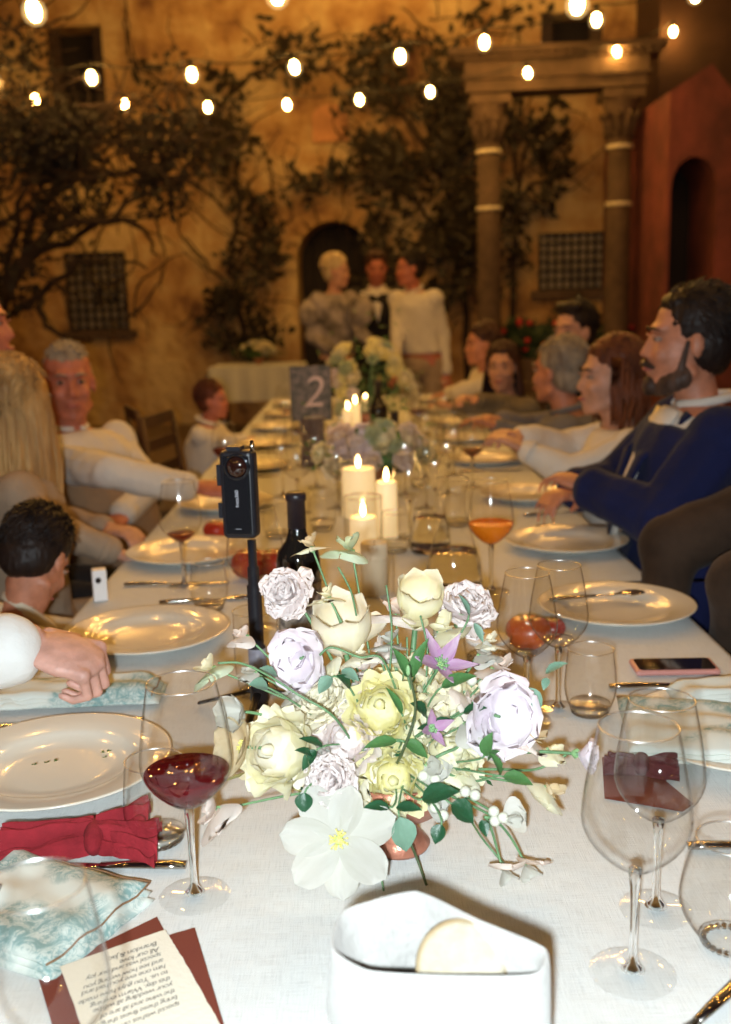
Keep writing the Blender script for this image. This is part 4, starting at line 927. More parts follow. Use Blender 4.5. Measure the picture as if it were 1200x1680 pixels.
def hand(g, wrist, d, up, sc=1.0, curl=.5, side=1, spread=1):
    """d = finger direction, up = back of the hand, side=+1 thumb towards d x up"""
    d = V(d).normalized(); s = d.cross(V(up)).normalized(); u = s.cross(d).normalized(); R = Matrix((s, d, u)).transposed()
    g.ell(wrist + d * .048 * sc, (.041 * sc, .05 * sc, .016 * sc), R)
    for k, (o, L) in enumerate(((.032, .074), (.0108, .082), (-.0105, .077), (-.0305, .062))):
        b = wrist + d * (.085 - abs(k - 1.3) * .004) * sc + s * side * o * sc; p = b; a = 0; r = .0088 - .0005 * k
        g.cap(wrist + d * .03 * sc + s * side * o * .7 * sc, b, .0115 * sc, .0100 * sc)
        for j, f in enumerate((.45, .32, .23)):
            a += curl * (1.15, 1.35, .8)[j]; dd = (d * math.cos(a) - u * math.sin(a) + s * side * o * 2.2 * spread * (1 - curl)).normalized()
            q = p + dd * L * f * sc; g.cap(p, q, r * sc, (r - .0009) * sc); p = q; r -= .0009
    b = wrist + d * .02 * sc + s * side * .03 * sc - u * .004
    m = b + (d * .7 + s * side * .65 - u * .35).normalized() * .038 * sc; e = m + (d * .95 + s * side * (.25 - .5 * curl) - u * .35).normalized() * .032 * sc
    g.cap(b, m, .0135 * sc, .0112 * sc); g.cap(m, e, .0108 * sc, .0088 * sc)
def seat_chair(loc, rz, label):
    if 'chair' not in MATS:
        t = thing('folding_chair', label, 'chair', loc, 'wooden chairs along the table', rz=rz)
        bevel(G().box((0, 0, .44), (.42, .4, .025)).mk('seat', M_wood, t, smooth=False), .006)
        for x in (-.19, .19):
            G().tube([(x, -.22, .87), (x, -.17, .45), (x, .2, 0)], [.014, .014, .014], 8).mk('leg', M_wood, t)
            G().tube([(x * .88, .18, .43), (x * .88, -.2, 0)], .013, 8).mk('leg', M_wood, t)
        for z in (.62, .74, .85): G().box((0, -.20 - (z - .62) * .09, z), (.38, .016, .055)).mk('back_slat', M_wood, t, smooth=False)
        MATS['chair'] = t; return t
    return copy_tree(MATS['chair'], loc=loc, rz=rz, label=label)
def person(label, head, fd, bd, pelvis, armL, armR, hair, skin_, top, bottom, hs='short', sc=1.0, vox=.008, outfit='shirt', jacket=None, inner=None, stand=False, wd=1.0, handL=None, handR=None, extra=None, chairlab=None, sleeves=1.0, curl=.45, hvox=None, sh_drop=0):
    head = V(head); fd = V(fd).normalized(); bd = V(bd); bd.z = 0; bd.normalize(); pelvis = V(pelvis)
    base = V((pelvis.x, pelvis.y, 0)); t = thing('person', label, 'person', base)
    Rr, U = frame(fd); RH = Matrix((Rr, fd, U)).transposed()                # head frame: x right of the person, y forward, z up
    hp = lambda x, y, z: head + RH @ V((x, y, z)) * sc
    r = bd.cross(V((0, 0, 1))).normalized()
    nb = head - V((0, 0, .148 + sh_drop)) * sc - bd * .035 * sc - V((fd.x, fd.y, 0)) * .01
    ax = (nb - pelvis); L = ax.length; axn = ax.normalized(); f2 = r.cross(axn) * -1
    f2 = axn.cross(r).normalized()
    def tor(g, e=0, lo=0.0, hi=1.0, sw=1.0):
        st = ((-.10, .13, .10), (0, .168, .12), (.18, .158, .118), (.40, .148, .112), (.62, .165, .122), (.80, .180, .118), (.90, .165, .095), (.965, .10, .07), (1.0, .06, .055))
        st = [s for s in st if lo <= s[0] <= hi]
        etube(g, [pelvis + ax * s[0] for s in st], [(s[1] * wd * sw) * sc + e for s in st], [s[2] * wd * sc + e for s in st], r, f2)
    shp = {}
    b = G(); tor(b); b.cap(nb - axn * .05, head - U * .05 * sc - fd * .01, .058 * sc, .052 * sc)
    # head
    b.ell(hp(0, -.014, .035), (.074 * sc, .093 * sc, .088 * sc), RH); b.ell(hp(0, .022, -.03), (.062 * sc, .068 * sc, .083 * sc), RH)
    b.ell(hp(0, .040, -.075), (.045 * sc, .045 * sc, .04 * sc), RH); b.ell(hp(0, .068, -.100), (.024 * sc, .02 * sc, .02 * sc), RH)
    b.cap(hp(0, .082, .010), hp(0, .100, -.028), .0085 * sc, .0115 * sc); b.ell(hp(.011, .092, -.032), (.009 * sc,) * 3, RH); b.ell(hp(-.011, .092, -.032), (.009 * sc,) * 3, RH)
    b.ell(hp(0, .068, .030), (.050 * sc, .022 * sc, .012 * sc), RH)
    for s in (-1, 1):
        b.ell(hp(s * .034, .062, -.030), (.024 * sc, .024 * sc, .026 * sc), RH); b.ell(hp(s * .076, -.008, -.008), (.008 * sc, .018 * sc, .031 * sc), RH)
        b.cap(hp(s * .05, .0, -.07), hp(s * .02, .06, -.098), .02 * sc, .018 * sc)
    b.ell(hp(0, .083, -.062), (.023 * sc, .013 * sc, .0075 * sc), RH); b.ell(hp(0, .081, -.074), (.019 * sc, .013 * sc, .008 * sc), RH)
    c = G(); tor(c, .014, 0.02 if stand else -.1, .965)
    jk = G(); CUFF = []
    if jacket: tor(jk, .026, -.1, .93, 1.03)
    for side, arm, hd in ((-1, armL, handL), (1, armR, handR)):
        shd = nb - axn * .066 * sc + r * side * .158 * sc * wd
        b.ell(shd, (.058 * sc,) * 3); c.ell(shd, (.070 * sc,) * 3)
        if jacket: jk.ell(shd, (.080 * sc,) * 3)
        if arm:
            el, wr = V(arm[0]), V(arm[1])
            b.cap(shd, el, .046 * sc, .039 * sc); b.cap(el, wr, .039 * sc, .026 * sc)
            if hd is None: hd = ((wr - el).normalized(), V((0, 0, 1)))
            hand(b, wr, hd[0], hd[1], sc, curl, side=-side)
            if sleeves > 0:
                c.cap(shd, el, .060 * sc, .053 * sc)
                if sleeves > .5: c.cap(el, el.lerp(wr, .90), .053 * sc, .040 * sc); cu_ = G(); cu_.tube([el.lerp(wr, .84), el.lerp(wr, .845), el.lerp(wr, .95), el.lerp(wr, .955)], [.041 * sc, .044 * sc, .041 * sc, .037 * sc], 16, flat=.86); CUFF.append(cu_)
            if jacket: jk.cap(shd, el, .076 * sc, .070 * sc); jk.cap(el, el.lerp(wr, .88), .070 * sc, .056 * sc)
    for cu_ in CUFF: cu_.mk('cuff', inner or top, t, off=base)
    tr = G()
    for s in (-1, 1):
        hip = pelvis + r * s * .09 * sc
        if stand: kn = hip + V((0, 0, -pelvis.z * .48)) + bd * .03; an = V((kn.x, kn.y, .09)) - bd * .03
        else:
            kn = hip + bd * .40 * sc + V((0, 0, .0)); kn.z = max(.30, min(.50, pelvis.z)) ; an = kn + bd * .02; an.z = .09
        b.cap(hip, kn, .078 * sc, .055 * sc); b.cap(kn, an, .053 * sc, .036 * sc); b.cap(an + V((0, 0, -.05)), an + bd * .14 * sc + V((0, 0, -.06)), .034 * sc, .026 * sc)
        tr.cap(hip, kn, .094 * sc, .070 * sc); tr.cap(kn, an, .070 * sc, .052 * sc)
    tr.ell(pelvis, (.17 * sc, .15 * sc, .12 * sc))
    sh = G()
    for s in (-1, 1):
        hip = pelvis + r * s * .09 * sc; an = (V((hip.x, hip.y, 0)) + bd * (0 if stand else .42) * sc)
        sh.cap(an + V((0, 0, .045)) - bd * .03, an + bd * .17 * sc + V((0, 0, .038)), .044 * sc, .034 * sc)
    O = lambda g, nm, m, v, it=3: remesh(g.mk(nm, m, t, off=base), v, it)
    bo = O(b, 'body', skin_, hvox or vox, 5 if vox < .0085 and not hvox else 3)
    def crease(o, st=.022, sc_=.075):
        tx = bpy.data.textures.get('crease%d' % int(sc_ * 1000)) or bpy.data.textures.new('crease%d' % int(sc_ * 1000), 'CLOUDS'); tx.noise_scale = sc_; tx.noise_depth = 1
        md = o.modifiers.new('w', 'DISPLACE'); md.texture = tx; md.strength = st; md.mid_level = .38; md.texture_coords = 'LOCAL'; sm = o.modifiers.new('s2', 'SMOOTH'); sm.iterations = 2
    crease(O(c, {'dress': 'dress', 'shirt': 'shirt'}.get(outfit, 'shirt'), top, vox), .022, .11)
    if jacket: 
        # open front: push the jacket back so that the shirt shows, with lapels
        jb = jk; jo = O(jb, 'jacket', jacket, vox); crease(jo, .024, .14)
        fr = pelvis + ax * .5 + f2 * .13
        g = G(); a1 = nb + f2 * .085 * sc - axn * .02; a2 = pelvis + ax * .42 + f2 * .158 * sc * wd
        def vee(w0, w1, e): return [a1 - r * w0 + f2 * e, a1 + r * w0 + f2 * e, a2 + r * w1 + f2 * e, a2 - r * w1 + f2 * e]
        pts = []
        for i in range(9):
            u = i / 8; p = a1.lerp(a2, u) + f2 * (.025 * math.sin(PI * u) + .016); w_ = (.085 * (1 - u) + .006) * sc
            pts += [p - r * w_ * 1.1 - f2 * .015, p, p + r * w_ * 1.1 - f2 * .015]
        g.add(pts, [(i * 3 + j, i * 3 + j + 1, i * 3 + j + 4, i * 3 + j + 3) for i in range(8) for j in range(2)])
        o = g.mk('shirt_front', inner or top, t, off=base); md = o.modifiers.new('s', 'SOLIDIFY'); md.thickness = .006; DEFER.append(o)
        for s in (-1, 1):
            g = G(); g.tube([a1 + r * s * .085 * sc + axn * .0 - f2 * .03, a1.lerp(a2, .35) + r * s * .072 * sc + f2 * .038, a1.lerp(a2, .7) + r * s * .038 * sc + f2 * .04, a2 + f2 * .02], [.026, .032, .024, .008], 8, flat=.25, up=f2); g.mk('lapel', jacket, t, off=base)
    g = G()
    if outfit == 'shirt':
        g.tube([nb + (r * math.cos(a) * .062 + f2 * math.sin(a) * .066) * sc + axn * (.012 - .018 * math.sin(a)) for a in [PI * (.5 + 2 * k / 18) + .12 for k in range(18)]], [.012] * 18, 6, flat=1); g.mk('collar', inner or top, t, off=base)
    O(tr, 'trousers' if outfit != 'dress' else 'skirt', bottom, .014)
    sh.mk('shoe', M_wood, t, off=base)
    # face parts
    for s in (-1, 1):
        e = G(); e.ell(hp(s * .031, .0735, .006), (.0125 * sc, .0095 * sc, .0065 * sc), RH); eo = e.mk('eye', M_eye, t, off=base)
        e = G(); e.ell(hp(s * .031, .081, .006), (.0060 * sc, .003 * sc, .0055 * sc), RH); e.mk('iris', M_iris, eo, off=base)
        e = G(); e.tube([hp(s * .013, .090, .026), hp(s * .030, .089, .032), hp(s * .050, .074, .026)], [.0028 * sc, .0034 * sc, .0015 * sc], 6); e.mk('eyebrow', H_dark if hair in (H_dark, H_brown, H_red) else H_grey, t, off=base)
        e = G(); e.tube([hp(s * .019, .085, .012), hp(s * .031, .0885, .0155), hp(s * .044, .079, .011)], [.002 * sc, .0028 * sc, .002 * sc], 6); e.mk('eyelid', skin_, t, off=base)
    e = G(); e.tube([hp(-.024, .086, -.067), hp(-.010, .0955, -.064), hp(0, .096, -.066), hp(.010, .0955, -.064), hp(.024, .086, -.067)], [.0025 * sc, .0055 * sc, .005 * sc, .0055 * sc, .0025 * sc], 6); e.mk('lips', M_lip, t, off=base)
    # hair
    h = G()
    if hs != 'none':
        bz = {'short': .0, 'crop': -.004, 'quiff': 0, 'long': .004, 'bob': .01, 'curly': .006, 'bald': -.03}[hs]
        if hs == 'bald':
            for s in (-1, 1): h.ell(hp(s * .05, -.045, .010), (.032 * sc, .052 * sc, .055 * sc), RH)
            h.ell(hp(0, -.07, .01), (.06 * sc, .04 * sc, .06 * sc), RH); h.ell(hp(0, -.012, .052), (.066 * sc, .085 * sc, .078 * sc), RH)
        else:
            h.ell(hp(0, -.030, .046 + bz), (.082 * sc, .098 * sc, .090 * sc), RH, 20, 12); h.ell(hp(0, -.045, .0), (.079 * sc, .070 * sc, .080 * sc), RH, 20, 12)
            h.ell(hp(0, .022, .088), (.055 * sc, .045 * sc, .028 * sc), RH)
            h.ell(hp(0, -.065, -.04), (.055 * sc, .035 * sc, .04 * sc), RH)
        if hs == 'quiff':
            for k in range(9): h.ell(hp(-.05 + k * .0125, .045 - .01 * abs(k - 4) * .4, .108), (.016 * sc, .03 * sc, .024 * sc), RH)
        if hs == 'curly':
            for k in range(60):
                a = rnd.uniform(0, 2 * PI); e_ = rnd.uniform(-.1, 1.4); d = V((math.cos(a) * math.cos(e_), math.sin(a) * math.cos(e_), math.sin(e_)))
                if d.y > .45 and d.z < .6: continue
                h.ell(hp(d.x * .088, -.03 + d.y * .1, .04 + d.z * .095), (.019 * sc,) * 3, RH)
    ho = O(h, 'hair', hair, .006, 2)
    tx = bpy.data.textures.get('hairtex') or bpy.data.textures.new('hairtex', 'CLOUDS'); tx.noise_scale = .012
    md = ho.modifiers.new('d', 'DISPLACE'); md.texture = tx; md.strength = .007; md.mid_level = .4
    if hs != 'none' and vox < .0115:
        sg_ = G(); R_ = (.084, .100, .092) if hs != 'bald' else (.068, .087, .080); C_ = (0, -.030, .046) if hs != 'bald' else (0, -.012, .052)
        for k in range(900 if hs != 'bald' else 350):
            a = rnd.uniform(0, 2 * PI); e_ = math.asin(rnd.uniform(-.75, 1)); d = V((math.cos(a) * math.cos(e_), math.sin(a) * math.cos(e_), math.sin(e_)))
            if d.y > .25 and d.z < .45: continue
            if d.z < -.35 and d.y > -.2: continue
            n_ = V((d.x, d.y, d.z)); p0 = V((C_[0] + d.x * R_[0], C_[1] + d.y * R_[1], C_[2] + d.z * R_[2])); fl_ = V((d.x * .6, -.9, -.5 - .6 * (1 - d.z))) + V((rnd.gauss(0, .3), rnd.gauss(0, .3), rnd.gauss(0, .3))); fl_ = (fl_ - n_ * fl_.dot(n_)).normalized()
            l = rnd.uniform(.02, .045) if hs != 'bald' else .018
            sg_.tube([hp(*(p0 - n_ * .004)), hp(*(p0 + fl_ * l * .5 + n_ * rnd.uniform(.002, .006))), hp(*(p0 + fl_ * l + n_ * rnd.uniform(-.001, .007)))], [.0022, .0019, .0004], 4, close=False)
        sg_.mk('hair_strands', hair, t, off=base, kind='stuff')
    if hs in ('long', 'bob'):
        Ls = .34 if hs == 'long' else .14; lo = G(); n = 150 if hs == 'long' else 100
        for k in range(n):
            a = PI * (-.18 + 1.36 * k / (n - 1)) + PI      # around the back from temple to temple
            a = PI * (.88 + 1.24 * k / (n - 1)); x, y = math.cos(a), math.sin(a)
            p0 = hp(x * .03, y * .045 - .01, .125); p1 = hp(x * .084, y * .095 - .015, .06); p2 = hp(x * .096, y * .105 - .015, -.03)
            dn = V((0, 0, -1)); out = (p2 - head); out.z = 0; out = out.normalized() if out.length > 0 else out
            l = Ls * rnd.uniform(.75, 1.05) * sc; j = rnd.uniform(-.006, .006)
            P = [p0, p1, p2, p2 + dn * l * .35 + out * (.01 + j), p2 + dn * l * .7 + out * (.004 + j), p2 + dn * l + out * (-.008 + 2 * j)]
            q_ = rnd.uniform(.45, .85); lo.tube([x_ + out * -.004 for x_ in P], [.006 * sc, .010 * sc * q_, .011 * sc * q_, .010 * sc * q_, .008 * sc * q_, .001], 5, flat=.7)
        lo.mk('hair_locks', hair, t, off=base)
    if extra == 'beard':
        g = G()
        for k in range(11):
            a = -PI / 2 + PI * k / 10; g.ell(hp(math.sin(a) * .056, .012 + math.cos(a) * .050, -.082 - .024 * math.cos(a)), (.019 * sc, .018 * sc, .026 * sc), RH)
        g.ell(hp(0, .080, -.105), (.026 * sc, .02 * sc, .026 * sc), RH); g.tube([hp(-.03, .078, -.062), hp(-.014, .097, -.052), hp(.014, .097, -.052), hp(.03, .078, -.062)], [.006 * sc, .009 * sc, .009 * sc, .006 * sc], 8)
        for s in (-1, 1): g.cap(hp(s * .067, .012, .0), hp(s * .054, .024, -.07), .006 * sc, .011 * sc)
        bo2 = O(g, 'beard', hairm('beard', (.10, .06, .045), (.035, .02, .015)), .004, 1)
    if chairlab:
        cpos = base + bd * -.02; seat_chair(cpos, math.atan2(bd.y, bd.x) - PI / 2, chairlab)
    return t
Hh = lambda px, py, y: Yp(px, py, y)
LFT = V((-1, 0, 0)); RGT = V((1, 0, 0))
W_white = wear('white', (.66, .62, .56), .08); W_navy = wear('navy', (.010, .014, .062), .25, 20); W_beige = wear('beige', (.36, .27, .19), .2); W_tweed = wear('brown_tweed', (.05, .030, .019), .5, 120); W_olive = wear('olive', (.20, .16, .10), .3)
W_dark = wear('charcoal', (.02, .018, .02)); W_grey = wear('grey', (.17, .16, .16)); W_pale = wear('cream', (.60, .54, .42), .1); W_patt = wear('patterned', (.42, .36, .33), .75, 18); W_lblue = wear('bright_white', (.72, .72, .70), .06)
# right side -------------------------------------------------------
h = Hh(1128, 560, 2.55)
person('bearded dark haired man in a bright navy blazer seated at the right', h, (-1, .10, .03), (-1, .05, 0), (h.x - .02, 2.52, .50),
       (Hh(1085, 850, 2.30), Hh(965, 800, 2.45)), (Hh(1010, 790, 2.75), Hh(945, 806, 2.66)), H_dark, SK, W_white, W_navy, 'short', 1.03, .007, 'shirt', W_navy, W_white, extra='beard', chairlab='wooden chair under the man in the navy blazer', wd=1.08)
h = Hh(1000, 620, 3.2)
person('auburn haired woman in a white blouse reaching along the right table edge', h, (-1, -.12, .02), (-1, .05, 0), (h.x + .05, 3.2, .50),
       (Hh(935, 775, 3.0), Hh(862, 738, 3.05)), (Hh(930, 730, 3.35), Hh(850, 715, 3.2)), H_red, SKP, W_white, W_pale, 'bob', .96, .008, 'blouse', chairlab='wooden chair under the auburn haired woman')
h = Hh(915, 610, 3.95)
person('grey haired man in a grey shirt turned away between two women', h, (-.75, .65, 0), (-1, .3, 0), (h.x + .05, 3.95, .50),
       (Hh(870, 720, 3.8), Hh(815, 700, 3.8)), (Hh(870, 700, 4.1), Hh(820, 690, 4.0)), H_grey, SK, W_grey, W_dark, 'short', 1.0, .009, 'shirt', chairlab='wooden chair under the grey haired man on the right')
h = Hh(940, 545, 4.6)
person('dark haired man leaning back with only his forehead showing at right', h, (-.75, -.65, 0), (-1, 0, 0), (h.x + .05, 4.6, .50),
       (Hh(900, 690, 4.5), Hh(860, 690, 4.5)), None, H_dark, SKP, W_dark, W_dark, 'quiff', 1.0, .011, 'shirt', chairlab='wooden chair under the dark haired man leaning back')
h = Hh(824, 603, 5.1)
person('smiling brown haired woman in an olive top facing the camera', h, (-.35, -1, 0), (-.9, -.5, 0), (h.x + .04, 5.1, .50),
       (Hh(790, 680, 4.9), Hh(745, 668, 4.9)), (Hh(840, 665, 5.0), Hh(780, 655, 4.85)), H_brown, SKP, W_olive, W_dark, 'long', .95, .010, 'blouse', chairlab='wooden chair under the smiling woman')
h = Hh(790, 566, 6.1)
person('curly haired guest in a cream top farthest along the right side', h, (-.8, -.2, 0), (-1, -.2, 0), (h.x + .04, 6.1, .50),
       (Hh(760, 640, 6.0), Hh(735, 645, 6.0)), None, H_brown, SK, W_pale, W_dark, 'curly', .97, .012, 'blouse', chairlab='wooden chair under the curly haired guest')
h = Hh(1262, 560, 1.95)
person('guest in a brown tweed jacket seated at the right edge, head outside the picture', (1.10, 1.98, 1.26), (-1, .3, 0), (-1, .25, 0), (.92, 2.02, .50),
       (Hh(1225, 960, 1.80), Hh(1200, 1090, 1.9)), (Hh(1100, 900, 2.15), Hh(1090, 1000, 2.1)), H_brown, SK, W_tweed, W_dark, 'short', .97, .009, 'shirt', W_tweed, W_grey, chairlab='wooden chair at the right edge under the tweed jacket', wd=1.1)
h = Hh(1312, 520, 3.35)
0 and person('guest barely visible behind the bearded man at the right edge', h, (-1, -.3, 0), (-1, 0, 0), (h.x, 3.35, .55), None, None, H_brown, SKR, W_dark, W_dark, 'short', 1.0, .012, 'shirt', chairlab='wooden chair behind the bearded man')
# left side --------------------------------------------------------
h = Hh(113, 628, 3.45)
person('grey haired man in a beige waistcoat reaching a white sleeve across the table', h, (.38, -1, .0), (.75, -.7, 0), (h.x + .08, 3.5, .50),
       (Hh(240, 800, 3.5), Hh(200, 845, 3.3)), (Hh(180, 775, 2.95), Hh(318, 800, 3.0)), H_grey, SKR, W_white, W_beige, 'bald', 1.06, .007, 'shirt', chairlab='wooden chair under the grey haired man at left', wd=1.05, handR=(V((1, .1, -.1)), V((0, -.4, 1))))
# waistcoat/beige jacket draped over him
h = Hh(30, 668, 2.65)
person('long haired blonde woman in beige seen from behind at left', h, (.35, .95, -.05), (.9, .45, 0), (h.x - .02, 2.62, .50),
       (Hh(60, 850, 2.9), Hh(178, 868, 2.75)), (Hh(70, 860, 2.45), Hh(185, 905, 2.5)), H_blond, SKP, W_beige, W_beige, 'long', .98, .008, 'blouse', chairlab='wooden chair under the blonde woman', wd=.95)
h = Hh(-40, 535, 3.05)
person('dark haired guest at the far left edge with a sliver of red face', h, (1, .05, 0), (1, 0, 0), (h.x - .05, 3.05, .52), None, None, H_dark, SKR, W_dark, W_dark, 'short', 1.02, .010, 'shirt', chairlab='wooden chair at the far left edge')
h = Hh(62, 918, 1.98)
person('dark haired child bent over beside the left table edge', h, (.25, .75, -.75), (.8, .6, 0), (h.x - .16, 1.86, .42),
       (h + V((.10, .15, -.22)), h + V((-.02, .22, -.30))), (h + V((.08, -.12, -.25)), h + V((.02, .0, -.34))), H_dark, SK, W_pale, W_dark, 'short', .76, .007, 'shirt', chairlab='wooden chair under the bent child')
h = Hh(350, 657, 4.85)
person('small boy in a white shirt sitting farther down the left side', h, (1, -.25, 0), (1, -.2, 0), (h.x - .04, 4.85, .42),
       (Hh(375, 725, 4.7), Hh(400, 722, 4.75)), None, hairm('chestnut', (.14, .04, .02), (.06, .02, .01)), SKR, W_white, W_dark, 'short', .72, .009, 'shirt', chairlab='wooden chair under the small boy')
# reaching hand, front left
wr = Hh(42, 1056, 1.36); el = V((wr.x - .24, 1.22, .86))
person('guest in a white shirt reaching a fist over the left plate, body outside the picture', (-1.12, 1.30, 1.26), (1, .1, -.2), (1, .05, 0), (-1.08, 1.32, .50),
       (V((-.88, 1.55, .80)), V((-.70, 1.60, .66))), (el, wr), H_grey, SKF, W_lblue, W_dark, 'short', 1.16, .007, 'shirt', chairlab='wooden chair at the front left corner',
       handR=(V((1, .02, -.34)), V((.30, -.25, .95))), curl=1.0, hvox=.0030, wd=1.1)
# standing ---------------------------------------------------------
h = Hh(553, 446, 7.85)
person('short haired blonde woman in a puffed patterned blouse standing at the end', h, (.9, -.35, -.1), (.55, -.8, 0), (h.x - .02, 7.9, .90),
       (h + V((.17, -.12, -.46)), h + V((.30, -.2, -.56))), (h + V((-.20, -.02, -.47)), h + V((.02, -.2, -.60))), H_plat, SKP, W_patt, W_dark, 'curly', .96, .010, 'dress', stand=True, wd=.92)
h = Hh(618, 440, 8.5)
person('man in a dark suit and open white shirt standing in the middle', h, (.05, -1, -.25), (0, -1, 0), (h.x, 8.5, .93),
       (h + V((.27, -.02, -.48)), h + V((.12, -.26, -.60))), (h + V((-.26, -.02, -.48)), h + V((-.06, -.28, -.60))), H_brown, SKR, W_white, W_dark, 'quiff', 1.04, .010, 'shirt', W_dark, W_white, stand=True, extra=None)
h = Hh(672, 441, 7.8)
person('dark haired man in a loose white shirt standing at the right of the group', h, (-.95, -.3, -.05), (-.6, -.75, 0), (h.x + .10, 7.85, .90),
       (h + V((.24, .0, -.47)), h + V((.26, -.06, -.78))), (h + V((-.10, -.05, -.50)), h + V((-.14, -.2, -.72))), H_dark, SKR, W_white, W_beige, 'short', 1.03, .010, 'shirt', stand=True, wd=1.02)
# puffed sleeves and waistcoat panels as clothing of their own
def clothing(label_person, nm, m, g, vox=.008):
    t = next(o for o in bpy.data.objects if o.get('label', '').startswith(label_person)); return remesh(g.mk(nm, m, t, off=t.location), vox, 4)

h = Hh(553, 446, 7.85)
for p in ((-.20, -.02, -.30), (.17, -.10, -.29)): clothing('short haired blonde', 'puff_sleeve', W_patt, G().ell(h + V(p), (.095, .1, .12)), .012)
h = Hh(113, 628, 3.45); g = G(); pel = V((h.x + .08, 3.5, .50)); nb = h - V((0, 0, .2)); d = (nb - pel)
bd = V((.75, -.7, 0)).normalized(); r = bd.cross(V((0, 0, 1)))
etube(g, [pel + d * s for s in (-.08, .2, .5, .75, .92)], [.235, .23, .225, .215, .14], [.185, .19, .185, .175, .115], r, bd)
clothing('grey haired man in a beige', 'waistcoat', wear('tan', (.30, .20, .12), .2), g)
# chairs pulled back on the left
seat_chair(V((Yp(300, 700, 5.2).x - .05, 5.3, 0)), math.radians(-70), 'empty dark wooden chair in the gravel beside the small boy')
seat_chair(V((Yp(225, 730, 4.2).x - .06, 4.25, 0)), math.radians(-80), 'empty dark wooden chair just behind the grey haired man')
# ================================================================== FLOWERS
def petal_mat(name, c, c2, vs=30, tr=.46):
    return mat('petal_' + name, c, .6, bump=.12, bscale=120, col2=c2, vscale=vs, transl=tr, stretch=(1, .25, 1))
P_white = petal_mat('white', (.70, .69, .65), (.58, .57, .50)); P_cream = petal_mat('cream', (.92, .88, .76), (.88, .82, .62)); P_yel = petal_mat('yellow', (.92, .89, .62), (.90, .85, .46))
P_yel2 = petal_mat('pale_yellow', (.92, .90, .74), (.90, .86, .60)); P_pink = petal_mat('blush', (.93, .88, .86), (.91, .82, .80)); P_lil = petal_mat('lilac', (.91, .86, .89), (.86, .79, .85))
P_pur = petal_mat('purple', (.72, .56, .70), (.50, .24, .48), 60); P_green = petal_mat('greenish', (.68, .76, .56), (.58, .66, .42)); P_tan = petal_mat('parchment', (.82, .74, .54), (.70, .56, .34))
P_oatp = petal_mat('oat_pink', (.86, .78, .72), (.80, .68, .60))
M_stem = mat('stem_green', (.12, .24, .11), .5, var=.3, vscale=40); M_stemd = mat('stem_dark', (.07, .10, .04), .5, var=.4, vscale=40); M_lf = mat('leaf_green', (.075, .20, .06), .45, bump=.4, bscale=90, var=.3, vscale=40, transl=.12)
M_lfd = mat('leaf_deep_green', (.018, .085, .035), .4, bump=.5, bscale=120, var=.35, vscale=40); M_lfg = mat('leaf_grey_green', (.16, .28, .20), .5, bump=.4, bscale=90, var=.2, vscale=40)
M_sta = mat('stamen_yellow', (.72, .66, .20), .6); M_berry = mat('snowberry', (.62, .62, .52), .35, var=.1, vscale=60); M_sep = mat('sepal', (.20, .36, .16), .5)
vb = T(655, 1402); VC = V((vb.x, vb.y + .02, .845))
vz = thing('vase', 'low footed copper pink vase holding the front flower arrangement', 'vase', (VC.x, VC.y, ZT))
M_cop = mat('copper_pink', (.50, .20, .13), .3, .55, bump=.3, bscale=40, var=.2)
G().lathe([(.001, .001), (.034, .001), (.036, .005), (.026, .016), (.020, .026), (.022, .034), (.050, .050), (.064, .072), (.068, .095), (.065, .095), (.060, .072), (.001, .05)], 44, close=True).mk('bowl', M_cop, vz)
FWD = RC @ V((0, 0, -1))
def basis(d, roll=0):
    d = V(d).normalized(); x, y = frame(d); Rm = Matrix((x, y, d)).transposed() if False else Matrix((x, -y.cross(V((0, 0, 0))) + d.cross(x), d)).transposed()
    return Rm @ Matrix.Rotation(roll, 3, 'Z')
def size(p, wpx): return 1.1 * wpx * (p - CAM).dot(FWD) / FPX / 2
def petal(Ln, Wd, curl=.6, cupx=.5, ruff=0, base=.12, peak=.6, tip=0, nu=7, nv=6, seed=0, th0=0.0, fr=9):
    """strip leaving the origin along +Y, rising in +Z"""
    rg = random.Random(seed); ph = rg.uniform(0, 6); ph2 = rg.uniform(0, 6)
    ys, zs = [0], [0]; th = th0
    for i in range(nu): th = th0 + curl * ((i + .5) / nu); ys.append(ys[-1] + math.cos(th) * Ln / nu); zs.append(zs[-1] + math.sin(th) * Ln / nu)
    vs = []
    for i in range(nu + 1):
        u = i / nu
        if u < peak: w_ = base + (1 - base) * math.sin(PI / 2 * u / peak)
        else: w_ = math.sqrt(max(0, 1 - ((u - peak) / (1 - peak)) ** (2 + tip * -1.1))) if tip < .9 else (1 - (u - peak) / (1 - peak)) ** .9
        w_ = max(.03, w_) * Wd
        for j in range(nv + 1):
            v = 2 * j / nv - 1
            rf = ruff * u * u * (math.sin(v * fr + ph) + .6 * math.sin(v * fr * 2.1 + ph2)) * (.3 + abs(v))
            vs.append((v * w_ * (1 - .1 * cupx), ys[i] + ruff * .9 * u ** 3 * (math.sin(v * fr * 1.3 + ph2) + (.5 * (-1) ** j if ruff > .004 else 0)), zs[i] + cupx * v * v * w_ + rf))
    g = G(); g.add(vs, [(i * (nv + 1) + j, i * (nv + 1) + j + 1, (i + 1) * (nv + 1) + j + 1, (i + 1) * (nv + 1) + j) for i in range(nu) for j in range(nv)]); return g
def pm(name, m, *a, **k):
    key = ('pm', m.name, a, tuple(sorted(k.items())))
    if key not in MATS: MATS[key] = petal(*a, **k).mesh(name, m)
    return MATS[key]
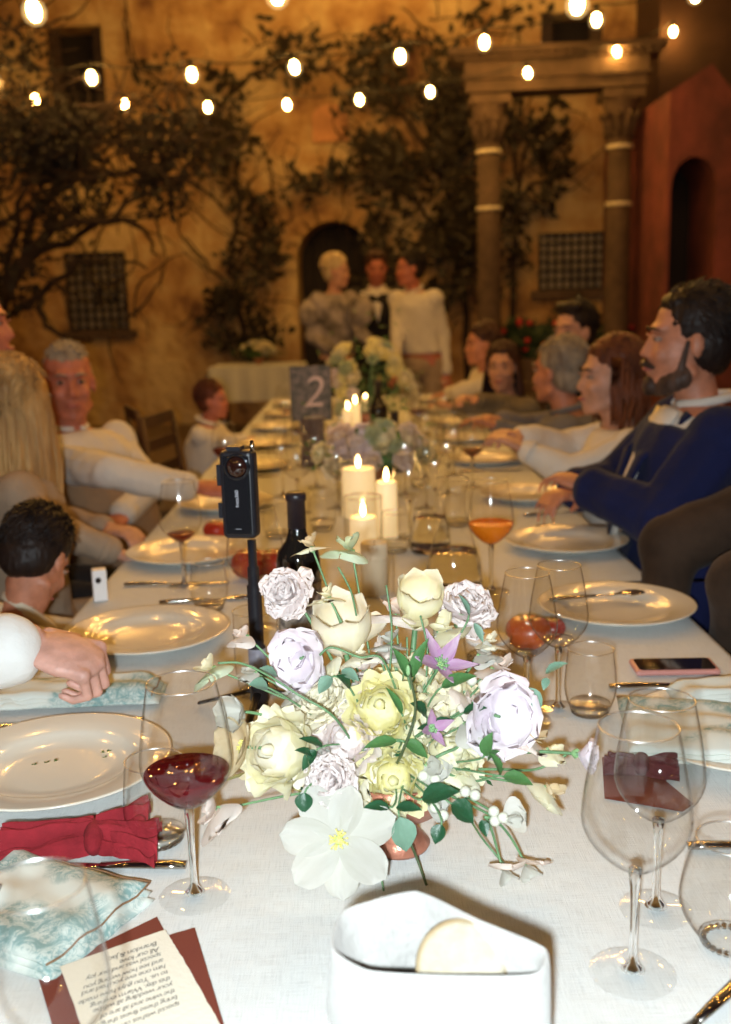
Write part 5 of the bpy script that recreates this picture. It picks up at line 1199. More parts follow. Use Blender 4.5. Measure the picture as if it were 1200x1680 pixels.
def place(me, t, az, tilt=0, off=(0, 0, 0), sc=1, name='petal'):
    """tilt 0 = flat (perpendicular to the axis), 90deg = along the axis"""
    M = Matrix.Rotation(az, 4, 'Z') @ Matrix.Translation(off) @ Matrix.Rotation(tilt, 4, 'X')
    o = link(name, me, t, M=M @ Matrix.Diagonal((sc, sc, sc, 1))); return o
def cup_patch(R, th0, th1, hw, flare=.0, ruff=0, seed=0, nu=11, nv=14):
    rg = random.Random(seed); ph = rg.uniform(0, 6)
    g = G()
    def f(u, v):
        vv = 2 * v - 1; th = th0 + (th1 - th0) * u * (1 - .20 * abs(vv) ** 5); a = vv * hw * (1 - .12 * u ** 4)
        r = R * (1 + flare * max(0, u - .7) ** 1.5 * 4 + .05 * math.sin(vv * 3 + ph)) ; r += ruff * u * u * math.sin(vv * 8 + ph)
        z = -R * math.cos(th)
        return V((r * math.sin(th) * math.sin(a), r * math.sin(th) * math.cos(a), z))
    g.grid(f, nu, nv); return g
def root(name, label, cat, p, d, roll=0, group='flowers in the front arrangement'):
    return thing(name, label, cat, M=Matrix.Translation(p) @ basis(d, roll).to_4x4(), group=group)
def stem(t, p, d, m=None, r=.0016, end=None, bow=.02, ln=.03, sep=0, sz=-.95):
    """stem from behind the flower head down into the vase; sepals if sep"""
    end = V(end) if end is not None else VC + V((rnd.uniform(-.03, .03), rnd.uniform(-.02, .02), -.015)); d = V(d).normalized()
    a = p - d * ln * .15; b = p - d * ln * 1.2; mid = b.lerp(end, .5) + V((0, 0, bow))
    P = []
    for i in range(13):
        u = i / 12; P.append((1 - u) ** 3 * a + 3 * u * (1 - u) ** 2 * b + 3 * u * u * (1 - u) * mid + u ** 3 * end)
    inv = t.matrix_world.inverted(); G().tube([inv @ q for q in P], [r * (1.1 + .3 * i / 12) for i in range(13)], 7).mk('stem', m or M_stem, t)
    if sep:
        for k in range(5): place(pm('sepal', M_sep, sep, sep * .35, .9, .3, tip=1), t, 2 * PI * k / 5 + .3, -.1 if sz < -.8 else .5, (0, .001, ln * sz), name='sepal')
def rose(label, p, wpx, d, m, roll=0, layers=(3, 4, 5, 5, 6), nm='rose', inner=.3, openess=1.0, m2=None):
    R = size(p, wpx); t = root(nm, label, 'rose' if nm == 'rose' else 'flower', p, d, roll); n = len(layers)
    for k, c in enumerate(layers):
        u = (k + 1) / n; r = R * (inner + (1 - inner) * u ** 1.1) * .93; th1 = PI * (.93 - .40 * u ** 1.3 * openess); z = -R * .1 * u
        for j in range(c):
            key = ('cup', m.name, round(r, 4), k, j % 2, openess)
            if key not in MATS: MATS[key] = cup_patch(r, PI * .16, th1, PI / c * 1.55 + .15, .10 + .35 * u, .006 * u * R / .04, k * 7 + j).mesh('petal', (m2 if (m2 and k >= n - 2) else m))
            M = Matrix.Rotation(2 * PI * j / c + k * .9, 4, 'Z') @ Matrix.Translation((0, 0, z)); link('petal', MATS[key], t, M=M @ Matrix.Rotation(rnd.uniform(-.16, .10) * u, 4, 'X') @ Matrix.Rotation(rnd.uniform(-.12, .12), 4, 'Y') @ Matrix.Diagonal((rnd.uniform(.9, 1.05), 1, rnd.uniform(.82, 1.04), 1)))
    g = G(); g.ell((0, 0, R * .28), (R * .16, R * .16, R * .30)); g.mk('heart', m, t)
    stem(t, p, d, sep=R * .7, ln=R); return t
def carnation(label, p, wpx, d, m, nm='carnation', n=46, frill=.13):
    R = size(p, wpx); t = root(nm, label, 'carnation', p, d)
    for ring, (cnt, tl, sc) in enumerate(((10, .10, 1.0), (11, .36, .97), (11, .62, .94), (10, .88, .9), (9, 1.12, .87), (7, 1.38, .84))):
        for j in range(cnt):
            me = pm('petal', m, round(R, 4), round(R * .34, 4), .25, .12, round(R * frill * .45, 5), base=.18, peak=.88, nu=9, nv=18, seed=j % 4 + ring, fr=9)
            place(me, t, 2 * PI * (j + .5 * (ring % 2)) / cnt + rnd.uniform(-.15, .15), tl + rnd.uniform(-.2, .2), (0, R * .03, -R * .25), sc * rnd.uniform(.85, 1.1))
    G().lathe([(.001, -R * .95), (R * .16, -R * .85), (R * .2, -R * .5), (R * .22, -R * .2)], 12, close=True).mk('calyx', M_sep, t)
    stem(t, p, d, ln=R); return t
def openflower(label, p, wpx, d, m, n=8, narrow=.30, tip=0, curl=.25, tilt=.08, centre=True, roll=0, nm='flower', cat='flower', cmat=None, ruff=.03, st=True, end=None, two=False):
    R = size(p, wpx); t = root(nm, label, cat, p, d, roll)
    for j in range(n):
        me = pm('petal', m, round(R * .97, 4), round(R * narrow, 4), curl, .22 if not tip else .35, round(R * ruff, 5), base=.35, peak=.55 if not tip else .38, tip=tip, nu=9, nv=6, seed=j % 5)
        place(me, t, 2 * PI * j / n + rnd.uniform(-.12, .12), tilt + rnd.uniform(-.12, .12) + (.12 if j % 2 else 0), (0, R * .04, .0008 * (j % 3)), rnd.uniform(.88, 1.06))
    if centre:
        g = G()
        for k in range(46):
            a = rnd.uniform(0, 2 * PI); rr = R * rnd.uniform(.02, .2); h = R * rnd.uniform(.1, .2)
            g.tube([(0, 0, 0), (rr * .7 * math.cos(a), rr * .7 * math.sin(a), h * .7), (rr * math.cos(a), rr * math.sin(a), h)], [.0005, .0005, .0011], 5)
        g.mk('stamens', cmat or M_sta, t, kind='stuff'); G().ell((0, 0, R * .05), (R * .08, R * .08, R * .08)).mk('pistil', mat('pistil', (.45, .55, .2), .6), t)
    if st: stem(t, p, d, ln=R * .6, end=end)
    return t
def tulip(label, p, wpx, d, m, openp=2, roll=0, nm='tulip'):
    R = size(p, wpx) * .72; t = root(nm, label, nm, p, d, roll)
    for k, (c, s) in enumerate(((3, .92), (3, 1.0))):
        for j in range(c):
            key = ('tul', m.name, round(R, 4), k, j)
            if key not in MATS:
                def f(u, v, R=R * s, k=k, j=j):
                    vv = 2 * v - 1; prof = math.sin(PI * min(.93, .12 + .66 * u)) ** .75 if u < .8 else math.sin(PI * (.648)) ** .75 * (1 + (u - .8) * .55)
                    w_ = .86 * math.sqrt(max(.004, 1 - max(0, (u - .42) / .58) ** 2.2)); a = vv * w_
                    r = R * prof * (1 + .04 * abs(vv)); return V((r * math.sin(a), r * math.cos(a), R * (-.75 + 1.95 * u) - abs(vv) ** 2 * R * .08))
                MATS[key] = G().grid(f, 10, 8).mesh('petal', m)
            link('petal', MATS[key], t, M=Matrix.Rotation(2 * PI * j / 3 + k * PI / 3, 4, 'Z'))
    for j in range(openp): place(pm('petal', m, round(R * 1.7, 4), round(R * .62, 4), .7, .45, .002, base=.4, seed=j), t, (PI * .55, -PI * .5, PI * .95)[j], .12, (0, R * .15, -R * .7))
    stem(t, p, d, ln=R * 1.6, r=.0028); return t
def sweetpea(label, p, wpx, d, m, roll=0, nm='sweet_pea', m2=None, end=None, st=True):
    R = size(p, wpx); t = root(nm, label, 'sweet pea', p, d, roll); sd = rnd.randint(0, 5)
    ban = pm('banner', m, round(R * 1.15, 4), round(R * .95, 4), -.35, -.25, round(R * .10, 5), base=.25, peak=.62, nu=8, nv=10, seed=sd, fr=6)
    place(ban, t, 0, .75, (0, -R * .1, -R * .3), name='banner')
    for s in (-1, 1):
        w_ = pm('wing', m2 or m, round(R * .85, 4), round(R * .42, 4), .5, .3, round(R * .05, 5), base=.3, peak=.6, seed=sd + s, fr=5)
        place(w_, t, s * .7 + PI * (0 if rnd.random() < .4 else .12), .95 if s > 0 else .7, (0, .0, -R * .15), name='wing')
    place(pm('keel', m2 or m, round(R * .55, 4), round(R * .22, 4), .9, .9, 0, seed=2), t, PI, .9, (0, .001, -R * .15), name='keel')
    G().lathe([(.001, -R * .55), (R * .12, -R * .45), (R * .13, -R * .2)], 9, close=True).mk('calyx', M_sep, t)
    if st: stem(t, p, d, ln=R * .7, r=.0011, end=end)
    return t
def lisianthus(label, p, wpx, d, m, roll=0, n=6, op=.75):
    R = size(p, wpx); t = root('lisianthus', label, 'lisianthus', p, d, roll)
    for ring, (c, tl, s) in enumerate(((n - 1, op * .45, 1.0), (n - 2, op * .95, .86), (2, op * 1.5, .55))):
        for j in range(c):
            me = pm('petal', m, round(R * 1.02, 4), round(R * .60, 4), .25, .30, round(R * .085, 5), base=.2, peak=.72, nu=9, nv=10, seed=j % 4 + ring * 3, fr=7)
            place(me, t, 2 * PI * j / c + ring * .5 + rnd.uniform(-.15, .15), tl + rnd.uniform(-.15, .15), (0, R * .04, -R * .35), s * rnd.uniform(.9, 1.06))
    stem(t, p, d, ln=R, sep=R * .4, sz=-.7); return t
def leafm(Ln, Wd, m, curl=-.5, fold=.35):
    key = ('leaf', round(Ln, 4), round(Wd, 4), m.name, curl)
    if key not in MATS:
        g = G()
        def f(u, v):
            vv = 2 * v - 1; w_ = Wd * math.sin(PI * min(1, u ** .8 * 1.0)) ** .9; y = Ln * math.cos(curl * u * .5) * u
            return V((vv * w_, y, Ln * math.sin(curl * u * .5) * u + abs(vv) * w_ * fold + .05 * Wd * math.sin(u * 24) * abs(vv)))
        g.grid(f, 9, 4); MATS[key] = g.mesh('leaf', m)
    return MATS[key]
def leaf_px(label, a, b, wpx, m=M_lf, za=None, y=None, up=V((0, -.5, 1)), end=None, nm='leaf_sprig', more=()):
    """a leaf from pixel a (stalk) to pixel b (tip)"""
    y = y or yrow(a[1]); pa_, pb_ = Yp(a[0], a[1], y), Yp(b[0], b[1], y - .01); d = pb_ - pa_; Ln = d.length; W_ = wpx * (pa_ - CAM).dot(FWD) / FPX / 2
    yv = d.normalized(); xv = yv.cross(up).normalized(); zv = xv.cross(yv)
    M = Matrix.Translation(pa_) @ Matrix((xv, yv, zv)).transposed().to_4x4(); t = thing(nm, label, 'leaf', M=M, group='leaf sprigs in the front arrangement')
    link('leaf', leafm(Ln, W_, m), t)
    end = V(end) if end is not None else VC + V((rnd.uniform(-.03, .03), rnd.uniform(-.02, .02), 0)); inv = M.inverted()
    mid = pa_.lerp(end, .5) + V((0, 0, .012)) - yv * .01; P = [pa_ + yv * .001, pa_ - yv * .012, mid, end]
    Q = [(1 - u) ** 3 * P[0] + 3 * u * (1 - u) ** 2 * P[1] + 3 * u * u * (1 - u) * P[2] + u ** 3 * P[3] for u in [i / 10 for i in range(11)]]
    G().tube([inv @ q for q in Q], .0011, 6).mk('stem', M_stem, t)
    for (a2, b2, w2) in more:
        q1, q2 = Yp(a2[0], a2[1], y), Yp(b2[0], b2[1], y - .012); dd = q2 - q1; yv = dd.normalized(); xv = yv.cross(up).normalized(); zv = xv.cross(yv)
        link('leaf', leafm(dd.length, w2 * (q1 - CAM).dot(FWD) / FPX / 2, m), t, M=inv @ (Matrix.Translation(q1) @ Matrix((xv, yv, zv)).transposed().to_4x4()))
    return t
def berries(label, p, n, rpx, spx, m=M_berry):
    r = size(p, rpx); R = size(p, spx); t = root('snowberry_sprig', label, 'snowberries', p, CAM - p, group='snowberry clusters in the front arrangement'); pts = []
    key = ('berry', round(r, 4))
    if key not in MATS: MATS[key] = G().ell((0, 0, 0), (r, r, r * .95), n=14, m=9).ell((0, 0, r * .96), (r * .12, r * .12, r * .08), n=6, m=4).mesh('berry', m)
    for k in range(n * 30):
        q = V((rnd.uniform(-R, R), rnd.uniform(-R * .7, R * .7), rnd.uniform(-R * .5, R * .5)))
        if all((q - s).length > r * 1.75 for s in pts): pts.append(q)
        if len(pts) >= n: break
    for q in pts: o = link('berry', MATS[key], t, loc=q); o.rotation_euler = (rnd.uniform(-.5, .5), rnd.uniform(-.5, .5), 0)
    stem(t, p - V((0, 0, .004)), V((0, -.3, .2)), M_stem, .0012, ln=R); return t
def yrow(py): return VC.y + .10 - .20 * max(0, min(1, (py - 900) / 480))
def fp(px, py, dy=0): return Yp(px, py, yrow(py) + dy)
def fd_(p, out=.7, cam=.8, up=.35):
    o = (p - (VC + V((0, 0, .03)))); o.y *= .6; o = o.normalized(); return (o * out + (CAM - p).normalized() * cam + V((0, 0, up))).normalized()
# big heads (nearest first)
p = fp(557, 1378, -.015); openflower('large open white flower with eight petals and yellow stamens drooping at the front', p, 178, (CAM - p).normalized() + V((-.15, 0, -.05)), P_white, 7, .33, 0, .16, .04, True, .2, 'anemone', 'flower', ruff=.02)
p = fp(646, 1278); rose('cupped yellow rose right above the drooping white flower', p, 104, fd_(p), P_yel, layers=(3, 4, 5, 6, 6), inner=.25)
p = fp(625, 1162, -.02); rose('yellow globe rose near the middle of the arrangement', p, 96, fd_(p, .4, 1, .2), P_yel, layers=(3, 3, 4, 5, 5), inner=.42, openess=.8)
p = fp(566, 1212, -.01); rose('blush garden rose between the yellow roses and the cream peony', p, 92, fd_(p), P_pink, layers=(3, 4, 5, 5, 6))
p = fp(742, 1235); rose('ruffled pale yellow rose right of the centre', p, 104, fd_(p), P_yel2, layers=(3, 5, 5, 6, 6), inner=.22, openess=1.15)
p = fp(742, 1142, .02); rose('pale yellow rose partly hidden behind the clematis', p, 98, fd_(p), P_yel2, layers=(3, 4, 5, 6), inner=.25)
p = fp(655, 1108, .04); rose('small yellow rose bud above the globe rose', p, 66, fd_(p, .8, .5, .6), P_yel, layers=(3, 4, 4), inner=.4)
p = fp(452, 1232, -.01); rose('fat cream peony with folded petals at the left of the arrangement', p, 112, fd_(p, .7, .8, .1), P_cream, layers=(3, 4, 4, 5), inner=.5, nm='peony', openess=.85, m2=P_yel2)
p = fp(402, 1225, -.01); openflower('open parchment coloured flower leaning left of the fat cream peony', p, 108, (-.75, -.5, .35), P_tan, 6, .42, 0, .35, .35, True, .4, 'clematis', 'flower')
p = fp(562, 1035, .01); tulip('cream tulip with two opened petals near the top centre', p, 122, (-.05, -.35, 1), P_cream, 3, .3)
p = fp(472, 972, .01); carnation('frilled pink carnation standing against the camera pole', p, 86, (-.25, -.75, .35), P_pink)
p = fp(545, 1280, -.02); carnation('frilled blush carnation above the drooping white flower', p, 92, fd_(p), P_pink)
p = fp(533, 1150, .0); carnation('white frilled carnation left of the yellow globe rose', p, 92, fd_(p), P_cream)
p = fp(762, 998, .02); carnation('large white frilled carnation at the upper right', p, 96, fd_(p, .5, .8, .3), P_pink)
p = fp(490, 1082, -.02); lisianthus('pale lilac lisianthus below the pink carnation', p, 100, (-.35, -.9, .1), P_lil)
p = fp(825, 1178, -.03); lisianthus('big pale lilac lisianthus at the right of the arrangement', p, 128, (.35, -.9, .15), P_lil, 1.0, 7, .55)
p = fp(962, 1240, -.02); lisianthus('lilac lisianthus bud at the far right tip beside the wine glasses', p, 66, (.95, -.5, -.05), P_lil, .3, 5, 1.25)
p = fp(722, 1092, -.02); openflower('purple striped clematis star above the yellow roses', p, 128, (.35, -.6, .75), P_pur, 5, .20, 1, .35, .35, True, .9, 'clematis', 'flower', M_sep)
p = fp(708, 1196, -.035); openflower('small mauve clematis star with narrow petals in the centre', p, 84, (.3, -.8, .4), P_pur, 4, .20, 1, .5, .5, True, .2, 'clematis', 'flower', M_sep)
p = fp(398, 1168, -.02); openflower('white starry flower at the left edge of the arrangement', p, 100, (-.5, -.75, .3), P_white, 6, .34, 0, .5, .65, False, .5, 'freesia', 'flower')
p = fp(688, 985, .0); tulip('cream yellow tulip bent open at the top right', p, 96, (.1, -.5, .8), P_yel2, 2, 1.2)
# sweet peas
SP = [(650, 1000, 76, P_oatp, 'oat pink sweet pea left of the open yellow tulip', None, 0), (720, 1030, 70, P_yel2, 'pale yellow sweet pea behind the purple clematis', None, .3), (640, 1050, 56, P_white, 'small white sweet pea under the oat pink one', None, 0), (600, 1095, 50, P_pink, 'blush sweet pea bud beside the tulip stem', None, 0),
      (345, 1092, 58, P_green, 'greenish white sweet pea at the far left tip of the arrangement', P_yel2, .5), (402, 1040, 42, P_oatp, 'tiny pink sweet pea on a thin stem left of the lilac lisianthus', None, .2), (350, 1328, 72, P_oatp, 'limp cream sweet pea lying low at the left', None, .8), (415, 1100, 40, P_white, 'small white sweet pea behind the starry flower', None, 0),
      (576, 896, 62, P_green, 'green white sweet pea on the tallest stem', None, 0), (510, 892, 50, P_yel2, 'small yellow sweet pea left of the tallest stem', P_tan, .5), (538, 975, 48, P_yel2, 'yellow sweet pea beside the dark bottle', None, .3), (815, 1092, 66, P_oatp, 'oat pink sweet pea above the big lisianthus', None, -.4),
      (872, 1205, 60, P_oatp, 'beige sweet pea right of the big lisianthus', P_tan, -.5), (903, 1292, 60, P_yel2, 'yellow sweet pea drooping low at the right', P_tan, -.9), (905, 1228, 44, P_yel2, 'small yellow sweet pea beside the lilac bud', None, -.2), (790, 1070, 46, P_white, 'white sweet pea between the carnation and the lisianthus', None, 0),
      (800, 1130, 44, P_white, 'small white sweet pea above the pale yellow rose', None, 0), (865, 1425, 56, P_oatp, 'translucent sweet pea touching the cloth at the lower right', P_white, 2.6), (828, 1432, 52, P_oatp, 'second wilted sweet pea touching the cloth at the lower right', P_white, 3.3), (835, 1345, 46, P_white, 'white sweet pea right of the snowberries', None, 1.5),
      (612, 1345, 46, P_yel2, 'pale yellow sweet pea tucked under the cupped rose', None, 3), (600, 1120, 44, P_oatp, 'beige pink bud beside the green sepals', None, .6), (690, 1150, 54, P_yel2, 'pale yellow bud behind the globe rose', None, 0), (510, 1215, 44, P_cream, 'cream sweet pea filling the gap beside the peony', None, 0),
      (800, 1050, 42, P_cream, 'cream bud right of the white carnation', None, 0), (655, 1210, 60, P_yel2, 'yellow sweet pea below the globe rose', None, 2), (705, 1255, 50, P_white, 'white sweet pea between the two yellow roses', None, 1), (770, 1185, 58, P_white, 'white sweet pea behind the big lisianthus', None, 0)]
for (x, y, w_, m, lab, m2, rl) in SP:
    p = fp(x, y, rnd.uniform(-.02, .02)); low = y > 1400
    if low: p = T(x, y, .772)
    sweetpea(lab, p, w_ * 1.3, fd_(p, .8, .8, .3) if not low else V((.2, -.7, -.4)), m, rl + rnd.uniform(-.3, .3), m2=m2, end=(T(795, 1340, .83) if low else None))
for i, (x, y, w_, m) in enumerate(((590, 1068, 50, P_cream), (620, 1065, 46, P_oatp), (520, 1108, 54, P_yel2), (478, 1130, 46, P_white), (585, 1160, 50, P_white), (500, 1180, 54, P_cream), (610, 1195, 44, P_pink), (600, 1245, 50, P_cream), (690, 1212, 54, P_yel2), (720, 1170, 46, P_cream), (790, 1215, 50, P_yel2), (680, 1082, 50, P_yel2), (705, 1135, 50, P_cream), (775, 1150, 46, P_oatp), (500, 1262, 40, P_cream), (695, 1290, 44, P_yel2), (585, 1310, 40, P_cream), (670, 1255, 44, P_yel2), (765, 1260, 50, P_yel2), (600, 1350, 48, P_cream), (665, 1330, 40, P_yel2), (705, 1318, 44, P_white), (535, 1225, 44, P_white), (740, 1050, 44, P_white), (650, 1068, 40, P_white))):
    cx_ = 'left' if x < 560 else ('right' if x > 690 else 'centre'); cy_ = 'upper' if y < 1120 else ('lower' if y > 1220 else 'middle')
    p = fp(x, y, .005); sweetpea('small %s blossom filling a gap at the %s %s of the front arrangement' % (m.name.split('_', 1)[1].replace('_', ' '), cy_, cx_), p, w_ * 1.35, fd_(p, .5, .9, .3), m, rnd.uniform(-2, 2))
# snowberries, leaves, stems
for (x, y, n_, lab) in ((768, 1302, 9, 'white snowberry cluster below the ruffled rose'), (822, 1340, 9, 'white snowberry cluster at the lower right of the flowers'), (725, 1332, 9, 'white snowberry cluster behind the round dark leaves'), (705, 1278, 8, 'small white snowberry cluster right of the cupped rose'), (785, 1122, 6, 'white snowberry cluster above the big lisianthus'), (440, 1180, 8, 'small white snowberry cluster behind the parchment flower')):
    berries(lab, fp(x, y, -.01 if y > 1250 else 0), n_, 17, 22)
LV = [('round dark leaf right of the cupped yellow rose', (692, 1312), (748, 1290), 40, M_lfd, ()), ('round dark leaf between two snowberry clusters', (740, 1318), (782, 1346), 42, M_lfd, ()), ('green leaf pointing left under the yellow globe rose', (652, 1216), (598, 1218), 24, M_lf, ()),
      ('green leaf pointing right under the globe rose', (662, 1216), (706, 1238), 26, M_lf, ()), ('long green leaf at the right above the table', (825, 1274), (876, 1280), 28, M_lf, (((822, 1272), (815, 1235), 20),)), ('pair of leaves right of the arrangement before the tomato', (868, 1128), (892, 1172), 26, M_lfg, (((895, 1105), (925, 1082), 20), ((898, 1112), (892, 1130), 14))),
      ('leafy tip beside the purple clematis', (670, 1112), (655, 1064), 22, M_lf, (((676, 1112), (692, 1050), 22),)), ('green leaf below the purple clematis', (724, 1128), (776, 1100), 28, M_lf, ()), ('narrow leaf standing beside the globe rose', (660, 1172), (644, 1128), 16, M_lf, ()),
      ('grey green leaf hanging over the vase', (655, 1340), (672, 1402), 44, M_lfg, ()), ('dark leaf behind the mauve clematis', (700, 1175), (682, 1150), 30, M_lfd, (((712, 1200), (690, 1190), 20),)), ('dark leaves left of the blush carnation', (520, 1230), (492, 1262), 22, M_lfd, (((515, 1240), (490, 1225), 18), ((530, 1225), (498, 1205), 18))),
      ('dark leaf beneath the snowberries at lower right', (725, 1352), (712, 1385), 26, M_lfd, (((790, 1345), (800, 1372), 18),)), ('grey leaf behind the starry white flower', (440, 1128), (412, 1118), 30, M_lfg, (((455, 1110), (430, 1092), 24),)), ('green leaves under the big lisianthus', (795, 1240), (802, 1205), 24, M_lf, (((800, 1250), (812, 1228), 20),)),
      ('leaf on a thin twig above the big lisianthus', (770, 1010), (762, 975), 14, M_lfg, (((778, 1022), (796, 1052), 14),)), ('dark leaf under the pale yellow rose', (760, 1170), (795, 1155), 22, M_lfd, (((740, 1180), (700, 1190), 18),)), ('dark leaf under the blush carnation', (500, 1300), (498, 1335), 30, M_lfd, ()),
      ('grey green leaf behind the lilac lisianthus', (545, 1110), (520, 1135), 26, M_lfg, (((560, 1100), (590, 1112), 22),)), ('dark leaf left of the yellow globe rose', (575, 1130), (560, 1105), 26, M_lfd, (((590, 1250), (560, 1245), 24), ((600, 1235), (620, 1225), 20))), ('dark leaves under the cupped yellow rose', (640, 1325), (600, 1318), 22, M_lfd, (((650, 1325), (690, 1322), 22),))]
for lab, a, b, w_, m, more in LV: leaf_px(lab, a, b, w_, m, y=yrow(a[1]) - .03, more=more)
def loose_stem(label, pts, r=.0013, m=M_stem, cat='stem', bud=None):
    P = [V(q) for q in pts]; Q = []
    for i in range(len(P) - 1):
        A_ = P[max(0, i - 1)]; B = P[i]; C_ = P[i + 1]; D_ = P[min(len(P) - 1, i + 2)]
        for k in range(6): u = k / 6; Q.append(.5 * ((2 * B) + (C_ - A_) * u + (2 * A_ - 5 * B + 4 * C_ - D_) * u * u + (3 * B - 3 * C_ + D_ - A_) * u ** 3))
    Q.append(P[-1]); t = thing('flower_stem', label, cat, P[0], 'bare stems in the front arrangement'); G().tube([q - P[0] for q in Q], r, 7).mk('stalk', m, t)
    if bud: G().ell((0, 0, 0), (bud * .4, bud * .4, bud)).mk('bud', M_sep, t)
yy = VC.y
loose_stem('long green stem arching from the far left tip across the starry flower', [Yp(358, 1088, yy - .05), Yp(395, 1088, yy - .05), Yp(440, 1108, yy - .06), Yp(490, 1140, yy - .07), Yp(552, 1180, yy - .07), Yp(600, 1260, yy - .02)])
loose_stem('green stem crossing in front of the tulip', [Yp(525, 1075, yy - .03), Yp(545, 1062, yy - .03), Yp(590, 1078, yy - .03), Yp(628, 1082, yy - .03), Yp(660, 1160, yy)])
loose_stem('stem hanging down to the cloth under the vase at centre', [Yp(652, 1310, yy - .05), T(665, 1360, .81), T(685, 1410, .77), T(700, 1452, .753)], .0015, M_stemd)
loose_stem('thin stem hanging to the cloth left of the vase', [Yp(612, 1370, yy - .05), T(620, 1410, .78), T(630, 1462, .753)], .0011)
loose_stem('stem running down to the wilted sweet peas', [Yp(775, 1350, yy - .03), T(795, 1380, .79), T(828, 1418, .77)], .0012)
loose_stem('tan stem leaving the flowers to the left under the peony', [Yp(370, 1278, yy - .03), T(430, 1268, .83), T(500, 1300, .83), T(580, 1330, .82)], .0022, mat('stem_tan', (.32, .30, .12), .6))
loose_stem('upright twig with buds in the centre', [Yp(670, 1100, yy - .07), Yp(682, 1165, yy - .07), Yp(660, 1235, yy - .07), Yp(640, 1270, yy - .03)], .0016, M_stemd, bud=.006)
loose_stem('diagonal stem running right under the ruffled rose', [Yp(800, 1195, yy - .04), Yp(760, 1222, yy - .05), Yp(720, 1240, yy - .06), Yp(690, 1260, yy - .04)], .0018)
loose_stem('lower diagonal stem running to the right leaf', [Yp(820, 1272, yy - .04), Yp(770, 1282, yy - .05), Yp(715, 1262, yy - .06), Yp(690, 1280, yy - .04)], .0013)
loose_stem('stem of the lilac bud at the right', [Yp(930, 1238, yy - .02), Yp(880, 1262, yy - .02), Yp(820, 1262, yy - .04), Yp(720, 1262, yy - .05)], .0015)
for i, (x0_, y0_, x1_, y1_) in enumerate(((634, 960, 640, 1100), (668, 1045, 655, 1130), (690, 1010, 700, 1110), (555, 930, 585, 1010))):
    loose_stem(('upright thin stem behind the tulip', 'thin twig between the sweet peas', 'curling tendril under the open yellow tulip', 'slanting stem below the small yellow sweet pea')[i], [Yp(x0_, y0_, yy + .03), Yp((x0_ + x1_) / 2 + 6, (y0_ + y1_) / 2, yy + .02), Yp(x1_, y1_, yy)], .0011)
# hidden core of foliage
g = G()
for k in range(330):
    q = V((max(-.1, min(.1, rnd.gauss(0, .06))), rnd.gauss(0.01, .03), rnd.gauss(.01, .02))); q.z = max(-.02, q.z); a = V((rnd.gauss(0, 1), rnd.gauss(0, 1), rnd.gauss(0, .6))).normalized(); b = a.cross(V((rnd.gauss(0, .4), -.5, 1))).normalized(); s = rnd.uniform(.006, .013)
    g.add([q - a * s, q - b * s * .42, q + a * s, q + b * s * .42], [(0, 1, 2, 3)])
tf = tag(g.mk('foliage_filler', M_lfd, off=(0, 0, 0), kind='stuff'), 'dark green filler leaves deep inside the front arrangement', 'foliage'); tf.location = VC + V((0, .02, .01))

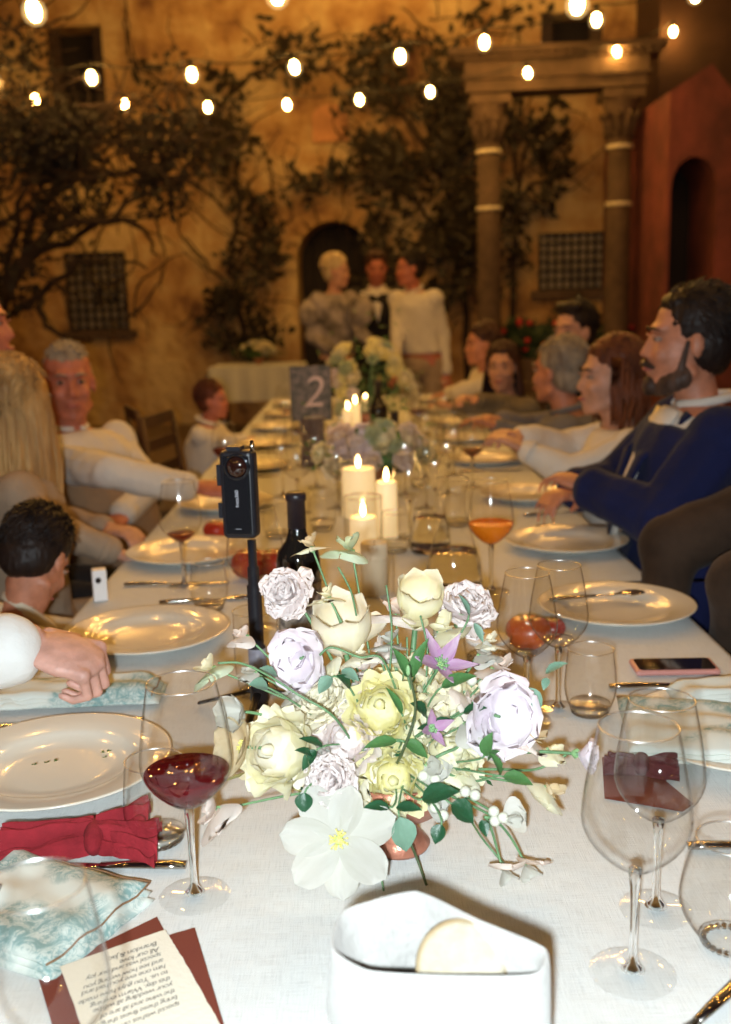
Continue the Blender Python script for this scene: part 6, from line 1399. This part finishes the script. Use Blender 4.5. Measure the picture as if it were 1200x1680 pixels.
# ---------- blurred arrangements further down
def far_arr(label, c, R, n, mats, vl):
    v_ = thing('vase', vl, 'vase', V((c.x, c.y, ZT + .001))); G().lathe([(.001, 0), (.04, 0), (.02, .02), (.055, .06), (.06, .09)], 24, close=True).mk('bowl', M_cop, v_)
    for k in range(n):
        a = rnd.uniform(0, 2 * PI); e_ = rnd.uniform(.1, 1.4); d = V((math.cos(a) * math.cos(e_), math.sin(a) * math.cos(e_), math.sin(e_))); 
        if d.y > .3: d.y *= -1
        p = V((c.x, c.y, ZT + .08)) + V((d.x * R, d.y * R * .6, d.z * R * c.z)); m = mats[k % len(mats)]; wp = rnd.uniform(.05, .075) / ((p - CAM).dot(FWD)) * FPX
        ad = lambda v_, a_, b_, c_: a_ if v_ < -.33 else (c_ if v_ > .33 else b_)
        lab = '%s bloom at the %s %s of %s' % (m.name.split('_', 1)[1].replace('_', ' '), ad((d.z - .5) * 2, 'bottom', 'middle', 'top'), ad(d.x, 'left', 'front', 'right'), label)
        f = (rose, carnation, rose)[k % 3]
        o = f(lab, p, wp, d + V((0, -.4, .1)), m); o['group'] = 'blooms in ' + label
        # stems go to this vase
        for ch in list(o.children):
            if ch.name.startswith('stem'):
                inv = o.matrix_world.inverted(); e2 = V((c.x, c.y, ZT + .07)); ch.data = G().tube([inv @ (p - d * .01), inv @ p.lerp(e2, .6), inv @ e2], .0018, 6).mesh('stem', M_stem)
            elif ch.name.startswith('sepal'): bpy.data.objects.remove(ch)
    g = G()
    for k in range(500):
        q = V((rnd.gauss(0, R * .45), rnd.gauss(0, R * .3), abs(rnd.gauss(0, R * .45 * c.z)))); a = V((rnd.gauss(0, 1), rnd.gauss(0, 1), rnd.gauss(0, .6))).normalized(); b = a.cross(V((rnd.gauss(0, .4), -.5, 1))).normalized(); s = rnd.uniform(.01, .02)
        g.add([q - a * s, q - b * s * .42, q + a * s, q + b * s * .42], [(0, 1, 2, 3)])
    tf = tag(g.mk('foliage_filler', M_lf, kind='stuff'), 'green leaves between the blooms of ' + label, 'foliage'); tf.location = V((c.x, c.y, ZT + .08))
q = T(598, 790); far_arr('the second arrangement behind the candles', V((q.x + .02, 3.35, .75)), .20, 30, [P_cream, P_pink, P_lil, P_yel2, P_green, P_oatp], 'copper vase of the second flower arrangement')
q = T(590, 700); far_arr('the tall yellow arrangement before the standing group', V((.03, 5.0, 1.5)), .24, 34, [P_yel, P_yel2, P_cream, P_yel, P_green, P_lil], 'vase of the tall yellow flower arrangement')
q = T(425, 598, .76); far_arr('the bouquet on the side table', V((q.x, q.y, .8)), .22, 14, [P_cream, P_yel2, P_white], 'vase standing on the small side table')
bake_all()
